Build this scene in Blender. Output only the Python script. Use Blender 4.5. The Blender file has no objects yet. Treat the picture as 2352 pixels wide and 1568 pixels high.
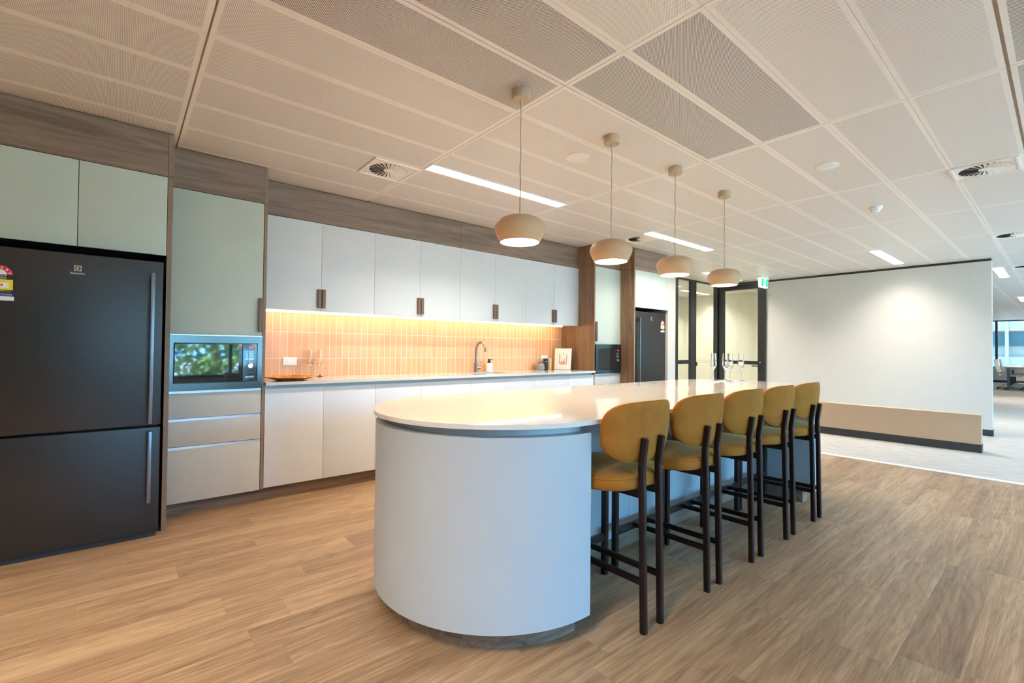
import bpy, bmesh, math, random
from mathutils import Vector, Matrix
PI = math.pi
random.seed(7)
sc = bpy.context.scene
COL = sc.collection

# ------------------------------------------------------------------ materials
def new_mat(name):
    m = bpy.data.materials.new(name); m.use_nodes = True
    nt = m.node_tree
    return m, nt, nt.nodes['Principled BSDF']

def N(nt, typ, **kw):
    n = nt.nodes.new(typ)
    for k, v in kw.items():
        setattr(n, k, v)
    return n

def L(nt, a, b):
    nt.links.new(a, b)

def math_n(nt, op, a, b=None, c=None):
    n = N(nt, 'ShaderNodeMath', operation=op)
    for i, v in enumerate((a, b, c)):
        if v is None: continue
        if isinstance(v, (int, float)): n.inputs[i].default_value = v
        else: L(nt, v, n.inputs[i])
    return n.outputs[0]

def ramp(nt, fac, stops):
    r = N(nt, 'ShaderNodeValToRGB')
    els = r.color_ramp.elements
    while len(els) < len(stops): els.new(0.5)
    for e, (p, c) in zip(els, stops):
        e.position = p; e.color = (*c, 1)
    L(nt, fac, r.inputs[0])
    return r.outputs[0]

def plain(name, col, rough=0.5, metal=0.0, var=0.04, scale=6.0, coat=0.0, spec=0.5, sheen=0.0, bump=0.0, bscale=300.0):
    """a surface of one colour with a faint uneven tone"""
    m, nt, b = new_mat(name)
    tc = N(nt, 'ShaderNodeTexCoord')
    no = N(nt, 'ShaderNodeTexNoise'); no.inputs['Scale'].default_value = scale; no.inputs['Detail'].default_value = 3
    L(nt, tc.outputs['Object'], no.inputs['Vector'])
    lo = tuple(max(0, c * (1 - var)) for c in col); hi = tuple(min(1, c * (1 + var)) for c in col)
    L(nt, ramp(nt, no.outputs['Fac'], [(0.3, lo), (0.7, hi)]), b.inputs['Base Color'])
    b.inputs['Roughness'].default_value = rough
    b.inputs['Metallic'].default_value = metal
    b.inputs['Specular IOR Level'].default_value = spec
    b.inputs['Coat Weight'].default_value = coat
    b.inputs['Sheen Weight'].default_value = sheen
    if bump:
        n2 = N(nt, 'ShaderNodeTexNoise'); n2.inputs['Scale'].default_value = bscale
        L(nt, tc.outputs['Object'], n2.inputs['Vector'])
        bp = N(nt, 'ShaderNodeBump'); bp.inputs['Strength'].default_value = bump; bp.inputs['Distance'].default_value = 0.002
        L(nt, n2.outputs['Fac'], bp.inputs['Height']); L(nt, bp.outputs[0], b.inputs['Normal'])
    return m

def emit(name, col, strength):
    m, nt, b = new_mat(name)
    b.inputs['Base Color'].default_value = (*[min(1, c) for c in col], 1)
    b.inputs['Emission Color'].default_value = (*col, 1)
    b.inputs['Emission Strength'].default_value = strength
    return m

def wood(name, dark, mid, light, axis='x', rough=0.5, scale=1.0, coat=0.0):
    """straight grained timber, the grain running along the given axis"""
    m, nt, b = new_mat(name)
    tc = N(nt, 'ShaderNodeTexCoord')
    mp = N(nt, 'ShaderNodeMapping')
    s = {'x': (1.1, 16, 16), 'z': (16, 16, 1.1), 'y': (16, 1.1, 16)}[axis]
    mp.inputs['Scale'].default_value = tuple(v * scale for v in s)
    L(nt, tc.outputs['Object'], mp.inputs['Vector'])
    n1 = N(nt, 'ShaderNodeTexNoise'); n1.inputs['Scale'].default_value = 1.0; n1.inputs['Detail'].default_value = 8
    n1.inputs['Roughness'].default_value = 0.62; n1.inputs['Distortion'].default_value = 0.9
    L(nt, mp.outputs[0], n1.inputs['Vector'])
    mp2 = N(nt, 'ShaderNodeMapping')
    s2 = {'x': (4, 160, 160), 'z': (160, 160, 4), 'y': (160, 4, 160)}[axis]
    mp2.inputs['Scale'].default_value = s2
    L(nt, tc.outputs['Object'], mp2.inputs['Vector'])
    n2 = N(nt, 'ShaderNodeTexNoise'); n2.inputs['Scale'].default_value = 1.0; n2.inputs['Detail'].default_value = 3
    L(nt, mp2.outputs[0], n2.inputs['Vector'])
    f = math_n(nt, 'ADD', math_n(nt, 'MULTIPLY', n1.outputs['Fac'], 0.75), math_n(nt, 'MULTIPLY', n2.outputs['Fac'], 0.25))
    L(nt, ramp(nt, f, [(0.34, dark), (0.5, mid), (0.66, light)]), b.inputs['Base Color'])
    b.inputs['Roughness'].default_value = rough
    b.inputs['Coat Weight'].default_value = coat
    return m

def floor_mat():
    """timber look planks 0.176 x 1.22 m laid along x, every plank with its own tone and grain"""
    m, nt, b = new_mat('timber_floor')
    tc = N(nt, 'ShaderNodeTexCoord')
    sp = N(nt, 'ShaderNodeSeparateXYZ'); L(nt, tc.outputs['Object'], sp.inputs[0])
    W_, L_ = 0.1762, 1.22
    yr = math_n(nt, 'DIVIDE', math_n(nt, 'SUBTRACT', sp.outputs[1], 0.61), W_)
    row = math_n(nt, 'FLOOR', yr)
    wn = N(nt, 'ShaderNodeTexWhiteNoise', noise_dimensions='1D'); L(nt, row, wn.inputs['W'])
    xr = math_n(nt, 'ADD', math_n(nt, 'DIVIDE', sp.outputs[0], L_), wn.outputs['Value'])
    pl = math_n(nt, 'FLOOR', xr)
    cmb = N(nt, 'ShaderNodeCombineXYZ'); L(nt, row, cmb.inputs[0]); L(nt, pl, cmb.inputs[1])
    wn2 = N(nt, 'ShaderNodeTexWhiteNoise', noise_dimensions='2D'); L(nt, cmb.outputs[0], wn2.inputs['Vector'])
    # grain
    off = N(nt, 'ShaderNodeVectorMath', operation='SCALE'); L(nt, wn2.outputs['Color'], off.inputs[0]); off.inputs[3].default_value = 40
    add = N(nt, 'ShaderNodeVectorMath', operation='ADD'); L(nt, tc.outputs['Object'], add.inputs[0]); L(nt, off.outputs[0], add.inputs[1])
    def noise(scale, detail, dist, rough=0.6):
        mp = N(nt, 'ShaderNodeMapping'); mp.inputs['Scale'].default_value = scale; L(nt, add.outputs[0], mp.inputs['Vector'])
        n = N(nt, 'ShaderNodeTexNoise'); n.inputs['Scale'].default_value = 1; n.inputs['Detail'].default_value = detail
        n.inputs['Distortion'].default_value = dist; n.inputs['Roughness'].default_value = rough
        L(nt, mp.outputs[0], n.inputs['Vector']); return n.outputs['Fac']
    broad = noise((0.7, 10, 9), 7, 0.7, 0.68)
    streak = noise((2.2, 75, 75), 5, 0.5, 0.7)
    fine = noise((9, 240, 240), 3, 0.2)
    cath = math_n(nt, 'ABSOLUTE', math_n(nt, 'SINE', math_n(nt, 'MULTIPLY', noise((0.55, 4.2, 4), 3, 0.8), 46)))
    f = math_n(nt, 'ADD', math_n(nt, 'MULTIPLY', broad, 0.45), math_n(nt, 'MULTIPLY', fine, 0.20))
    f = math_n(nt, 'ADD', f, math_n(nt, 'MULTIPLY', streak, 0.30))
    f = math_n(nt, 'ADD', f, math_n(nt, 'MULTIPLY', cath, 0.05))
    f = math_n(nt, 'ADD', f, math_n(nt, 'MULTIPLY', math_n(nt, 'SUBTRACT', wn2.outputs['Value'], 0.5), 0.085))
    c = ramp(nt, f, [(0.34, (0.115, 0.058, 0.027)), (0.49, (0.31, 0.176, 0.087)), (0.62, (0.49, 0.305, 0.162))])
    # joints
    fy = math_n(nt, 'FRACT', yr); fx = math_n(nt, 'FRACT', xr)
    ey = math_n(nt, 'LESS_THAN', math_n(nt, 'MINIMUM', fy, math_n(nt, 'SUBTRACT', 1, fy)), 0.0045)
    ex = math_n(nt, 'LESS_THAN', math_n(nt, 'MINIMUM', fx, math_n(nt, 'SUBTRACT', 1, fx)), 0.0007)
    e = math_n(nt, 'MULTIPLY', math_n(nt, 'MAXIMUM', ey, ex), 0.35)
    mx = N(nt, 'ShaderNodeMix', data_type='RGBA'); L(nt, e, mx.inputs[0]); L(nt, c, mx.inputs[6]); mx.inputs[7].default_value = (0.09, 0.05, 0.03, 1)
    L(nt, mx.outputs[2], b.inputs['Base Color'])
    b.inputs['Roughness'].default_value = 0.42
    bp = N(nt, 'ShaderNodeBump'); bp.inputs['Strength'].default_value = 0.12; bp.inputs['Distance'].default_value = 0.001
    L(nt, fine, bp.inputs['Height']); L(nt, bp.outputs[0], b.inputs['Normal'])
    return m

def tile_mat():
    """upright 61.7 x 240 mm tiles in straight stacks with white grout"""
    m, nt, b = new_mat('orange_tiles')
    tc = N(nt, 'ShaderNodeTexCoord')
    sp = N(nt, 'ShaderNodeSeparateXYZ'); L(nt, tc.outputs['Object'], sp.inputs[0])
    u = math_n(nt, 'DIVIDE', math_n(nt, 'SUBTRACT', sp.outputs[0], 1.0235), 0.0617)
    v = math_n(nt, 'DIVIDE', math_n(nt, 'SUBTRACT', sp.outputs[2], 1.07), 0.2395)
    fu = math_n(nt, 'FRACT', u); fv = math_n(nt, 'FRACT', v)
    du = math_n(nt, 'MULTIPLY', math_n(nt, 'MINIMUM', fu, math_n(nt, 'SUBTRACT', 1, fu)), 0.0617)
    dv = math_n(nt, 'MULTIPLY', math_n(nt, 'MINIMUM', fv, math_n(nt, 'SUBTRACT', 1, fv)), 0.2395)
    d = math_n(nt, 'MINIMUM', du, dv)
    g = math_n(nt, 'LESS_THAN', d, 0.0018)
    cmb = N(nt, 'ShaderNodeCombineXYZ'); L(nt, math_n(nt, 'FLOOR', u), cmb.inputs[0]); L(nt, math_n(nt, 'FLOOR', v), cmb.inputs[1])
    wn = N(nt, 'ShaderNodeTexWhiteNoise', noise_dimensions='2D'); L(nt, cmb.outputs[0], wn.inputs['Vector'])
    c = ramp(nt, wn.outputs['Value'], [(0.0, (0.71, 0.36, 0.165)), (1.0, (0.77, 0.41, 0.20))])
    mx = N(nt, 'ShaderNodeMix', data_type='RGBA'); L(nt, g, mx.inputs[0]); L(nt, c, mx.inputs[6]); mx.inputs[7].default_value = (0.86, 0.82, 0.76, 1)
    L(nt, mx.outputs[2], b.inputs['Base Color'])
    L(nt, math_n(nt, 'MULTIPLY_ADD', g, 0.5, 0.28), b.inputs['Roughness'])
    bp = N(nt, 'ShaderNodeBump'); bp.inputs['Strength'].default_value = 0.5; bp.inputs['Distance'].default_value = 0.001
    L(nt, math_n(nt, 'MINIMUM', d, 0.0025), bp.inputs['Height']); bp.inputs['Distance'].default_value = 0.6
    L(nt, bp.outputs[0], b.inputs['Normal'])
    return m

def perf_mat(name, r, hole):
    """white metal sheet with staggered round holes at 7 mm pitch"""
    m, nt, b = new_mat(name)
    tc = N(nt, 'ShaderNodeTexCoord')
    sp = N(nt, 'ShaderNodeSeparateXYZ'); L(nt, tc.outputs['Object'], sp.inputs[0])
    px, py = 0.0119, 0.0069
    def lat(ox):
        fx = math_n(nt, 'FRACT', math_n(nt, 'ADD', math_n(nt, 'DIVIDE', sp.outputs[0], px), ox))
        fy = math_n(nt, 'FRACT', math_n(nt, 'ADD', math_n(nt, 'DIVIDE', sp.outputs[1], py), ox))
        dx = math_n(nt, 'MULTIPLY', math_n(nt, 'SUBTRACT', fx, 0.5), px)
        dy = math_n(nt, 'MULTIPLY', math_n(nt, 'SUBTRACT', fy, 0.5), py)
        return math_n(nt, 'SQRT', math_n(nt, 'ADD', math_n(nt, 'MULTIPLY', dx, dx), math_n(nt, 'MULTIPLY', dy, dy)))
    d = math_n(nt, 'MINIMUM', lat(0.0), lat(0.5))
    h = math_n(nt, 'LESS_THAN', d, r)
    mx = N(nt, 'ShaderNodeMix', data_type='RGBA'); L(nt, h, mx.inputs[0]); mx.inputs[6].default_value = (*CEIL, 1); mx.inputs[7].default_value = (*hole, 1)
    L(nt, mx.outputs[2], b.inputs['Base Color'])
    b.inputs['Roughness'].default_value = 0.38
    b.inputs['Specular IOR Level'].default_value = 0.35
    return m

def glass_pane(name, tint=(1, 1, 1), rough=0.0):
    m = bpy.data.materials.new(name); m.use_nodes = True; nt = m.node_tree
    nt.nodes.remove(nt.nodes['Principled BSDF'])
    tr = N(nt, 'ShaderNodeBsdfTransparent'); tr.inputs[0].default_value = (*tint, 1)
    gl = N(nt, 'ShaderNodeBsdfGlossy'); gl.inputs['Roughness'].default_value = rough
    fr = N(nt, 'ShaderNodeFresnel'); gm = N(nt, 'ShaderNodeNewGeometry')      # the same share is mirrored on both faces of the pane
    L(nt, math_n(nt, 'MULTIPLY_ADD', gm.outputs['Backfacing'], 1 / 1.45 - 1.45, 1.45), fr.inputs[0])
    mx = N(nt, 'ShaderNodeMixShader'); L(nt, fr.outputs[0], mx.inputs[0]); L(nt, tr.outputs[0], mx.inputs[1]); L(nt, gl.outputs[0], mx.inputs[2])
    L(nt, mx.outputs[0], nt.nodes['Material Output'].inputs[0])
    return m

def clear_glass(name, col=(1, 1, 1), ior=1.45, rough=0.0):
    m, nt, b = new_mat(name)
    b.inputs['Base Color'].default_value = (*col, 1); b.inputs['Transmission Weight'].default_value = 1
    b.inputs['IOR'].default_value = ior; b.inputs['Roughness'].default_value = rough
    return m

def velvet(name, dark, light):
    m, nt, b = new_mat(name)
    tc = N(nt, 'ShaderNodeTexCoord')
    n1 = N(nt, 'ShaderNodeTexNoise'); n1.inputs['Scale'].default_value = 9; n1.inputs['Detail'].default_value = 4
    L(nt, tc.outputs['Object'], n1.inputs['Vector'])
    n2 = N(nt, 'ShaderNodeTexNoise'); n2.inputs['Scale'].default_value = 700; n2.inputs['Detail'].default_value = 2
    L(nt, tc.outputs['Object'], n2.inputs['Vector'])
    f = math_n(nt, 'ADD', math_n(nt, 'MULTIPLY', n1.outputs['Fac'], 0.6), math_n(nt, 'MULTIPLY', n2.outputs['Fac'], 0.4))
    L(nt, ramp(nt, f, [(0.35, dark), (0.65, light)]), b.inputs['Base Color'])
    b.inputs['Roughness'].default_value = 0.85
    b.inputs['Sheen Weight'].default_value = 0.35; b.inputs['Sheen Roughness'].default_value = 0.4
    b.inputs['Sheen Tint'].default_value = (1.0, 0.75, 0.35, 1)
    b.inputs['Specular IOR Level'].default_value = 0.2
    bp = N(nt, 'ShaderNodeBump'); bp.inputs['Strength'].default_value = 0.15; bp.inputs['Distance'].default_value = 0.001
    L(nt, n2.outputs['Fac'], bp.inputs['Height']); L(nt, bp.outputs[0], b.inputs['Normal'])
    return m

def carpet_mat():
    m, nt, b = new_mat('pale_carpet')
    tc = N(nt, 'ShaderNodeTexCoord')
    mp = N(nt, 'ShaderNodeMapping'); mp.inputs['Scale'].default_value = (60, 5, 1); L(nt, tc.outputs['Object'], mp.inputs['Vector'])
    n = N(nt, 'ShaderNodeTexNoise'); n.inputs['Scale'].default_value = 1; n.inputs['Detail'].default_value = 7; n.inputs['Roughness'].default_value = 0.7
    L(nt, mp.outputs[0], n.inputs['Vector'])
    n2 = N(nt, 'ShaderNodeTexNoise'); n2.inputs['Scale'].default_value = 160; n2.inputs['Detail'].default_value = 3
    L(nt, tc.outputs['Object'], n2.inputs['Vector'])
    f = math_n(nt, 'ADD', math_n(nt, 'MULTIPLY', n.outputs['Fac'], 0.65), math_n(nt, 'MULTIPLY', n2.outputs['Fac'], 0.35))
    L(nt, ramp(nt, f, [(0.36, (0.30, 0.265, 0.22)), (0.55, (0.50, 0.455, 0.395)), (0.68, (0.62, 0.57, 0.505))]), b.inputs['Base Color'])
    b.inputs['Roughness'].default_value = 0.95; b.inputs['Specular IOR Level'].default_value = 0.1
    return m

def amber_mat():
    m, nt, b = new_mat('amber_glass')
    tc = N(nt, 'ShaderNodeTexCoord')
    n = N(nt, 'ShaderNodeTexNoise'); n.inputs['Scale'].default_value = 9; n.inputs['Detail'].default_value = 3; n.inputs['Distortion'].default_value = 1.5
    L(nt, tc.outputs['Object'], n.inputs['Vector'])
    L(nt, ramp(nt, n.outputs['Fac'], [(0.36, (0.45, 0.09, 0.01)), (0.48, (0.92, 0.30, 0.015)), (0.62, (1.0, 0.52, 0.04))]), b.inputs['Base Color'])
    b.inputs['Transmission Weight'].default_value = 0.35; b.inputs['Roughness'].default_value = 0.06; b.inputs['IOR'].default_value = 1.45
    return m

def shade_mat():
    """matt taupe shade, thin enough to let a little lamp light through"""
    m = plain('taupe_shade', (0.50, 0.36, 0.21), 0.45, var=0.015); nt = m.node_tree
    tl = N(nt, 'ShaderNodeBsdfTranslucent'); tl.inputs[0].default_value = (0.95, 0.55, 0.24, 1)
    mx = N(nt, 'ShaderNodeMixShader'); mx.inputs[0].default_value = 0.04
    L(nt, nt.nodes['Principled BSDF'].outputs[0], mx.inputs[1]); L(nt, tl.outputs[0], mx.inputs[2]); L(nt, mx.outputs[0], nt.nodes['Material Output'].inputs[0])
    return m

def leaf_mat():
    m, nt, b = new_mat('leaves')
    tc = N(nt, 'ShaderNodeTexCoord')
    n = N(nt, 'ShaderNodeTexNoise'); n.inputs['Scale'].default_value = 5; n.inputs['Detail'].default_value = 6
    L(nt, tc.outputs['Object'], n.inputs['Vector'])
    L(nt, ramp(nt, n.outputs['Fac'], [(0.3, (0.02, 0.05, 0.01)), (0.5, (0.09, 0.19, 0.04)), (0.7, (0.30, 0.42, 0.12))]), b.inputs['Base Color'])
    b.inputs['Roughness'].default_value = 0.8
    return m

CEIL = (0.90, 0.835, 0.76)
M = dict(
    ceil=plain('ceiling_white', CEIL, 0.45, var=0.01, spec=0.35),
    ceil_gap=plain('ceiling_joint', (0.62, 0.54, 0.47), 0.8),
    perf_a=perf_mat('perforated_open', 0.0024, (0.035, 0.027, 0.023)),
    perf_b=perf_mat('perforated_brightened', 0.00175, (0.16, 0.13, 0.11)),  # same sheet with smaller, paler holes, so its colour brightens the left ceiling
    perf_c=perf_mat('perforated_grazing_pale', 0.0016, (0.20, 0.18, 0.155)),  # same sheet, holes paled to imitate how they lighten at a grazing view
    carpetedge=plain('carpet_edge', (0.62, 0.61, 0.60), 0.9, var=0.1, scale=120), floor=floor_mat(), carpet=carpet_mat(),
    wall=plain('wall_paint', (0.575, 0.55, 0.49), 0.6, var=0.01),
    wallbeige=plain('beige_paint', (0.64, 0.57, 0.475), 0.6, var=0.01),
    wallcream=plain('cream_paint', (0.78, 0.73, 0.62), 0.6, var=0.01),
    tan=plain('tan_laminate', (0.52, 0.345, 0.205), 0.5, var=0.02),
    skirt=plain('dark_skirting', (0.035, 0.03, 0.027), 0.6),
    black=plain('black_metal', (0.022, 0.020, 0.018), 0.35, spec=0.5),
    void=plain('dark_recess', (0.012, 0.012, 0.012), 0.9),
    white=plain('white_laminate', (0.67, 0.685, 0.685), 0.42, var=0.008), island=plain('island_laminate_daylight_tint', (0.43, 0.475, 0.50), 0.45, var=0.008),  # island is the same white laminate, with cool dimmer daylight mixed into its colour
    sage=plain('sage_laminate', (0.49, 0.545, 0.465), 0.48, var=0.02),
    taupe=plain('grey_sage_laminate', (0.53, 0.52, 0.46), 0.48, var=0.02),
    alu=plain('satin_aluminium', (0.75, 0.77, 0.80), 0.35, 0.7),
    channel=plain('grey_channel', (0.42, 0.46, 0.46), 0.4, 0.2),
    walnut_x=wood('walnut_across', (0.115, 0.072, 0.048), (0.215, 0.143, 0.098), (0.30, 0.212, 0.152), 'x'),
    walnut_z=wood('walnut_upright', (0.12, 0.062, 0.031), (0.24, 0.138, 0.073), (0.335, 0.205, 0.118), 'z'),
    edge=plain('walnut_edging', (0.25, 0.165, 0.10), 0.5, var=0.08, scale=30),
    handle=wood('walnut_handle', (0.10, 0.055, 0.036), (0.19, 0.112, 0.075), (0.27, 0.17, 0.115), 'z', scale=2),
    quartz=plain('pale_quartz', (0.67, 0.645, 0.605), 0.025, var=0.02, scale=160, spec=0.5, coat=0.0),
    tile=tile_mat(),
    velvet=velvet('mustard_velvet', (0.31, 0.108, 0.012), (0.42, 0.158, 0.020)),
    bronze=plain('dark_bronze', (0.016, 0.0075, 0.006), 0.3, 0.0, spec=0.28),
    fridge=plain('dark_steel', (0.052, 0.047, 0.045), 0.36, 0.8, var=0.05, scale=90),
    fridgeside=plain('fridge_side', (0.03, 0.03, 0.032), 0.5),
    fhandle=plain('brushed_handle', (0.20, 0.20, 0.22), 0.3, 0.85),
    mwsteel=plain('microwave_steel', (0.11, 0.13, 0.14), 0.2, 0.9),
    mwglass=plain('microwave_glass', (0.012, 0.013, 0.014), 0.03, 0.0, spec=0.9, coat=0.6),
    mwblack=plain('microwave_black', (0.018, 0.019, 0.02), 0.15, 0.0, spec=0.7),
    chrome=plain('chrome', (0.75, 0.75, 0.77), 0.12, 1.0),
    gunmetal=plain('brushed_nickel', (0.36, 0.32, 0.29), 0.25, 1.0),
    shade=plain('taupe_metal', (0.50, 0.385, 0.26), 0.45, var=0.015), shadeglow=shade_mat(),
    cable=plain('taupe_cable', (0.50, 0.41, 0.29), 0.6),
    whiteplastic=plain('white_plastic', (0.86, 0.86, 0.85), 0.35, var=0.005),
    dark=plain('black_plastic', (0.018, 0.018, 0.02), 0.35),
    grey=plain('grey_ceramic', (0.25, 0.26, 0.26), 0.5),
    copper=plain('copper_band', (0.70, 0.42, 0.28), 0.3, 0.8),
    bamboo=wood('pale_bamboo', (0.55, 0.36, 0.18), (0.68, 0.47, 0.25), (0.78, 0.58, 0.34), 'z', scale=3),
    marble=plain('white_marble', (0.86, 0.84, 0.80), 0.2, var=0.08, scale=40),
    glass=clear_glass('clear_glass'), amber=amber_mat(),
    pane=glass_pane('window_glass', (0.93, 0.97, 0.98)), tintpane=glass_pane('tinted_glass', (0.40, 0.40, 0.38)), doorpane=glass_pane('door_glass', (0.92, 0.95, 0.91)),
    paper=plain('white_cover', (0.84, 0.81, 0.78), 0.45, var=0.01),
    print1=plain('print_grey', (0.55, 0.52, 0.50), 0.5), print2=plain('print_tan', (0.55, 0.36, 0.22), 0.5),
    print3=plain('print_dark', (0.10, 0.08, 0.08), 0.5), print4=plain('print_light', (0.78, 0.74, 0.70), 0.5),
    red=plain('label_red', (0.75, 0.02, 0.04), 0.4), yellow=plain('label_yellow', (0.85, 0.70, 0.01), 0.4),
    navy=plain('label_navy', (0.02, 0.025, 0.10), 0.4), labelwhite=plain('label_white', (0.80, 0.82, 0.85), 0.4),
    emblem=plain('emblem_bronze', (0.62, 0.42, 0.27), 0.3, 0.6), lettering=plain('silver_lettering', (0.75, 0.75, 0.76), 0.3, 0.5),
    green=emit('exit_green', (0.0, 0.36, 0.13), 0.9), signwhite=emit('exit_white', (0.86, 0.92, 0.90), 0.55),
    redled=emit('red_digits', (1.0, 0.03, 0.05), 2.2),
    strip=emit('strip_light', (1.0, 0.955, 0.89), 4.0),
    lamp=emit('lamp_light', (1.0, 0.74, 0.46), 28.0),
    led=emit('led_light', (1.0, 0.72, 0.42), 11.0),
    deskwhite=plain('desk_top', (0.80, 0.80, 0.80), 0.4), deskleg=plain('desk_leg', (0.10, 0.115, 0.14), 0.4, 0.5),
    chairgrey=plain('chair_grey', (0.60, 0.60, 0.57), 0.55), mesh=plain('chair_mesh', (0.66, 0.66, 0.63), 0.7),
    wframe=plain('window_frame', (0.05, 0.06, 0.07), 0.4, 0.4),
    facade=plain('facade_white', (0.70, 0.62, 0.52), 0.5), facadeblue=plain('facade_blue', (0.10, 0.20, 0.22), 0.15), facadepale=plain('facade_pale', (0.50, 0.48, 0.42), 0.3),
    leaf=leaf_mat(), bark=plain('bark', (0.14, 0.10, 0.07), 0.9), ground=plain('ground', (0.58, 0.55, 0.50), 0.9),
)

# ------------------------------------------------------------------ mesh helpers
def box(bm, x0, x1, y0, y1, z0, z1, mi=0, bev=0.0, seg=2):
    vs = [bm.verts.new((x, y, z)) for x in (x0, x1) for y in (y0, y1) for z in (z0, z1)]
    q = [(0, 1, 3, 2), (4, 6, 7, 5), (0, 4, 5, 1), (2, 3, 7, 6), (0, 2, 6, 4), (1, 5, 7, 3)]
    fs = [bm.faces.new([vs[i] for i in f]) for f in q]
    for f in fs: f.material_index = mi
    if bev:
        es = list({e for f in fs for e in f.edges})
        r = bmesh.ops.bevel(bm, geom=es, offset=bev, segments=seg, affect='EDGES', profile=0.6)
        for f in r['faces']: f.material_index = mi
    return vs

def lathe(bm, prof, cx=0, cy=0, seg=40, mi=0, closed=False):
    rings = []
    for r, z in prof:
        if r < 1e-6: rings.append([bm.verts.new((cx, cy, z))])
        else: rings.append([bm.verts.new((cx + r * math.cos(2 * PI * i / seg), cy + r * math.sin(2 * PI * i / seg), z)) for i in range(seg)])
    pairs = list(zip(rings, rings[1:])) + ([(rings[-1], rings[0])] if closed else [])
    for a, b in pairs:
        for i in range(seg):
            j = (i + 1) % seg
            if len(a) == 1 and len(b) == 1: continue
            if len(a) == 1: f = bm.faces.new((a[0], b[j], b[i]))
            elif len(b) == 1: f = bm.faces.new((a[i], a[j], b[0]))
            else: f = bm.faces.new((a[i], a[j], b[j], b[i]))
            f.material_index = mi
    return rings

def tube(bm, pts, r, seg=14, mi=0, square=0.0):
    pts = [Vector(p) for p in pts]
    prev = None; rings = []
    for i, p in enumerate(pts):
        t = ((pts[min(i + 1, len(pts) - 1)] - p).normalized() + (p - pts[max(i - 1, 0)]).normalized()).normalized()
        if prev is None:
            up = Vector((0, 0, 1)) if abs(t.z) < 0.9 else Vector((0, 1, 0))
            a = t.cross(up).normalized()
        else:
            a = (prev - t * prev.dot(t)).normalized()
        prev = a; b = t.cross(a)
        rr = r[i] if isinstance(r, (list, tuple)) else r
        ring = []
        for k in range(seg):
            th = 2 * PI * k / seg
            c, s = math.cos(th), math.sin(th)
            if square:
                n = 2 + square * 4
                q = (abs(c) ** n + abs(s) ** n) ** (-1 / n)
            else: q = 1
            ring.append(bm.verts.new(p + (a * c + b * s) * rr * q))
        rings.append(ring)
    for u, v in zip(rings, rings[1:]):
        for k in range(seg):
            j = (k + 1) % seg
            f = bm.faces.new((u[k], u[j], v[j], v[k])); f.material_index = mi
    for ring, rev in ((rings[0], True), (rings[-1], False)):
        f = bm.faces.new(list(reversed(ring)) if rev else ring); f.material_index = mi

def prism(bm, outline, z0, z1, mi=0, axis='z', bev=0.0):
    def P(a, b, c):
        return {'z': (a, b, c), 'y': (a, c, b), 'x': (c, a, b)}[axis]
    lo = [bm.verts.new(P(x, y, z0)) for x, y in outline]; hi = [bm.verts.new(P(x, y, z1)) for x, y in outline]
    fs = [bm.faces.new(list(reversed(lo))), bm.faces.new(hi)]
    n = len(lo)
    for i in range(n):
        j = (i + 1) % n
        fs.append(bm.faces.new((lo[i], lo[j], hi[j], hi[i])))
    for f in fs: f.material_index = mi
    if bev:
        es = list(fs[0].edges) + list(fs[1].edges)
        r = bmesh.ops.bevel(bm, geom=es, offset=bev, segments=3, affect='EDGES', profile=0.5)
        for f in r['faces']: f.material_index = mi

def text(bm, body, size, mat4, mi=0, depth=0.0004, align='CENTER', squeeze=1.0):
    cu = bpy.data.curves.new('lettering', 'FONT'); cu.body = body; cu.size = size; cu.align_x = align; cu.align_y = 'CENTER'; cu.extrude = depth; cu.resolution_u = 3
    ob = bpy.data.objects.new('lettering', cu); COL.objects.link(ob)
    dg = bpy.context.evaluated_depsgraph_get(); dg.update()
    me = bpy.data.meshes.new_from_object(ob.evaluated_get(dg))
    me.transform(mat4 @ Matrix.Diagonal((squeeze, 1, 1, 1)))
    for p in me.polygons: p.material_index = 0
    n0 = len(bm.faces)
    bm.from_mesh(me); bm.faces.ensure_lookup_table()
    for f in bm.faces[n0:]: f.material_index = mi
    bpy.data.objects.remove(ob); bpy.data.curves.remove(cu); bpy.data.meshes.remove(me)

def facing_front(x, y, z):
    """places flat lettering on a face looking towards -y"""
    return Matrix.Translation((x, y, z)) @ Matrix.Rotation(PI / 2, 4, 'X')

def link(name, bm, mats, parent=None, off=None, smooth=True, angle=32):
    if off is not None: bmesh.ops.translate(bm, verts=bm.verts, vec=-Vector(off))
    bmesh.ops.recalc_face_normals(bm, faces=bm.faces)
    if smooth:
        for f in bm.faces: f.smooth = True
        ca = math.radians(angle)
        for e in bm.edges:
            if len(e.link_faces) == 2:
                e.smooth = e.calc_face_angle(0) < ca
            else: e.smooth = False
    me = bpy.data.meshes.new(name); bm.to_mesh(me); bm.free()
    for m in (mats if isinstance(mats, (list, tuple)) else [mats]): me.materials.append(M[m] if isinstance(m, str) else m)
    o = bpy.data.objects.new(name, me); COL.objects.link(o)
    if parent is not None: o.parent = parent
    return o

def tag(o, label, cat, group=None, kind=None):
    o['label'] = label; o['category'] = cat
    if group: o['group'] = group
    if kind: o['kind'] = kind
    return o

class Thing:
    def __init__(s, name, label, cat, loc=(0, 0, 0), group=None):
        s.o = bpy.data.objects.new(name, None); COL.objects.link(s.o); s.o.empty_display_size = 0.1
        s.o.location = loc; s.loc = Vector(loc)
        tag(s.o, label, cat, group)
    def add(s, name, bm, mats, parent=None, **kw):
        return link(name, bm, mats, parent or s.o, off=s.loc, **kw)

def B(): return bmesh.new()
def bx(*a, **k):
    bm = B(); box(bm, *a, **k); return bm

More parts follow.
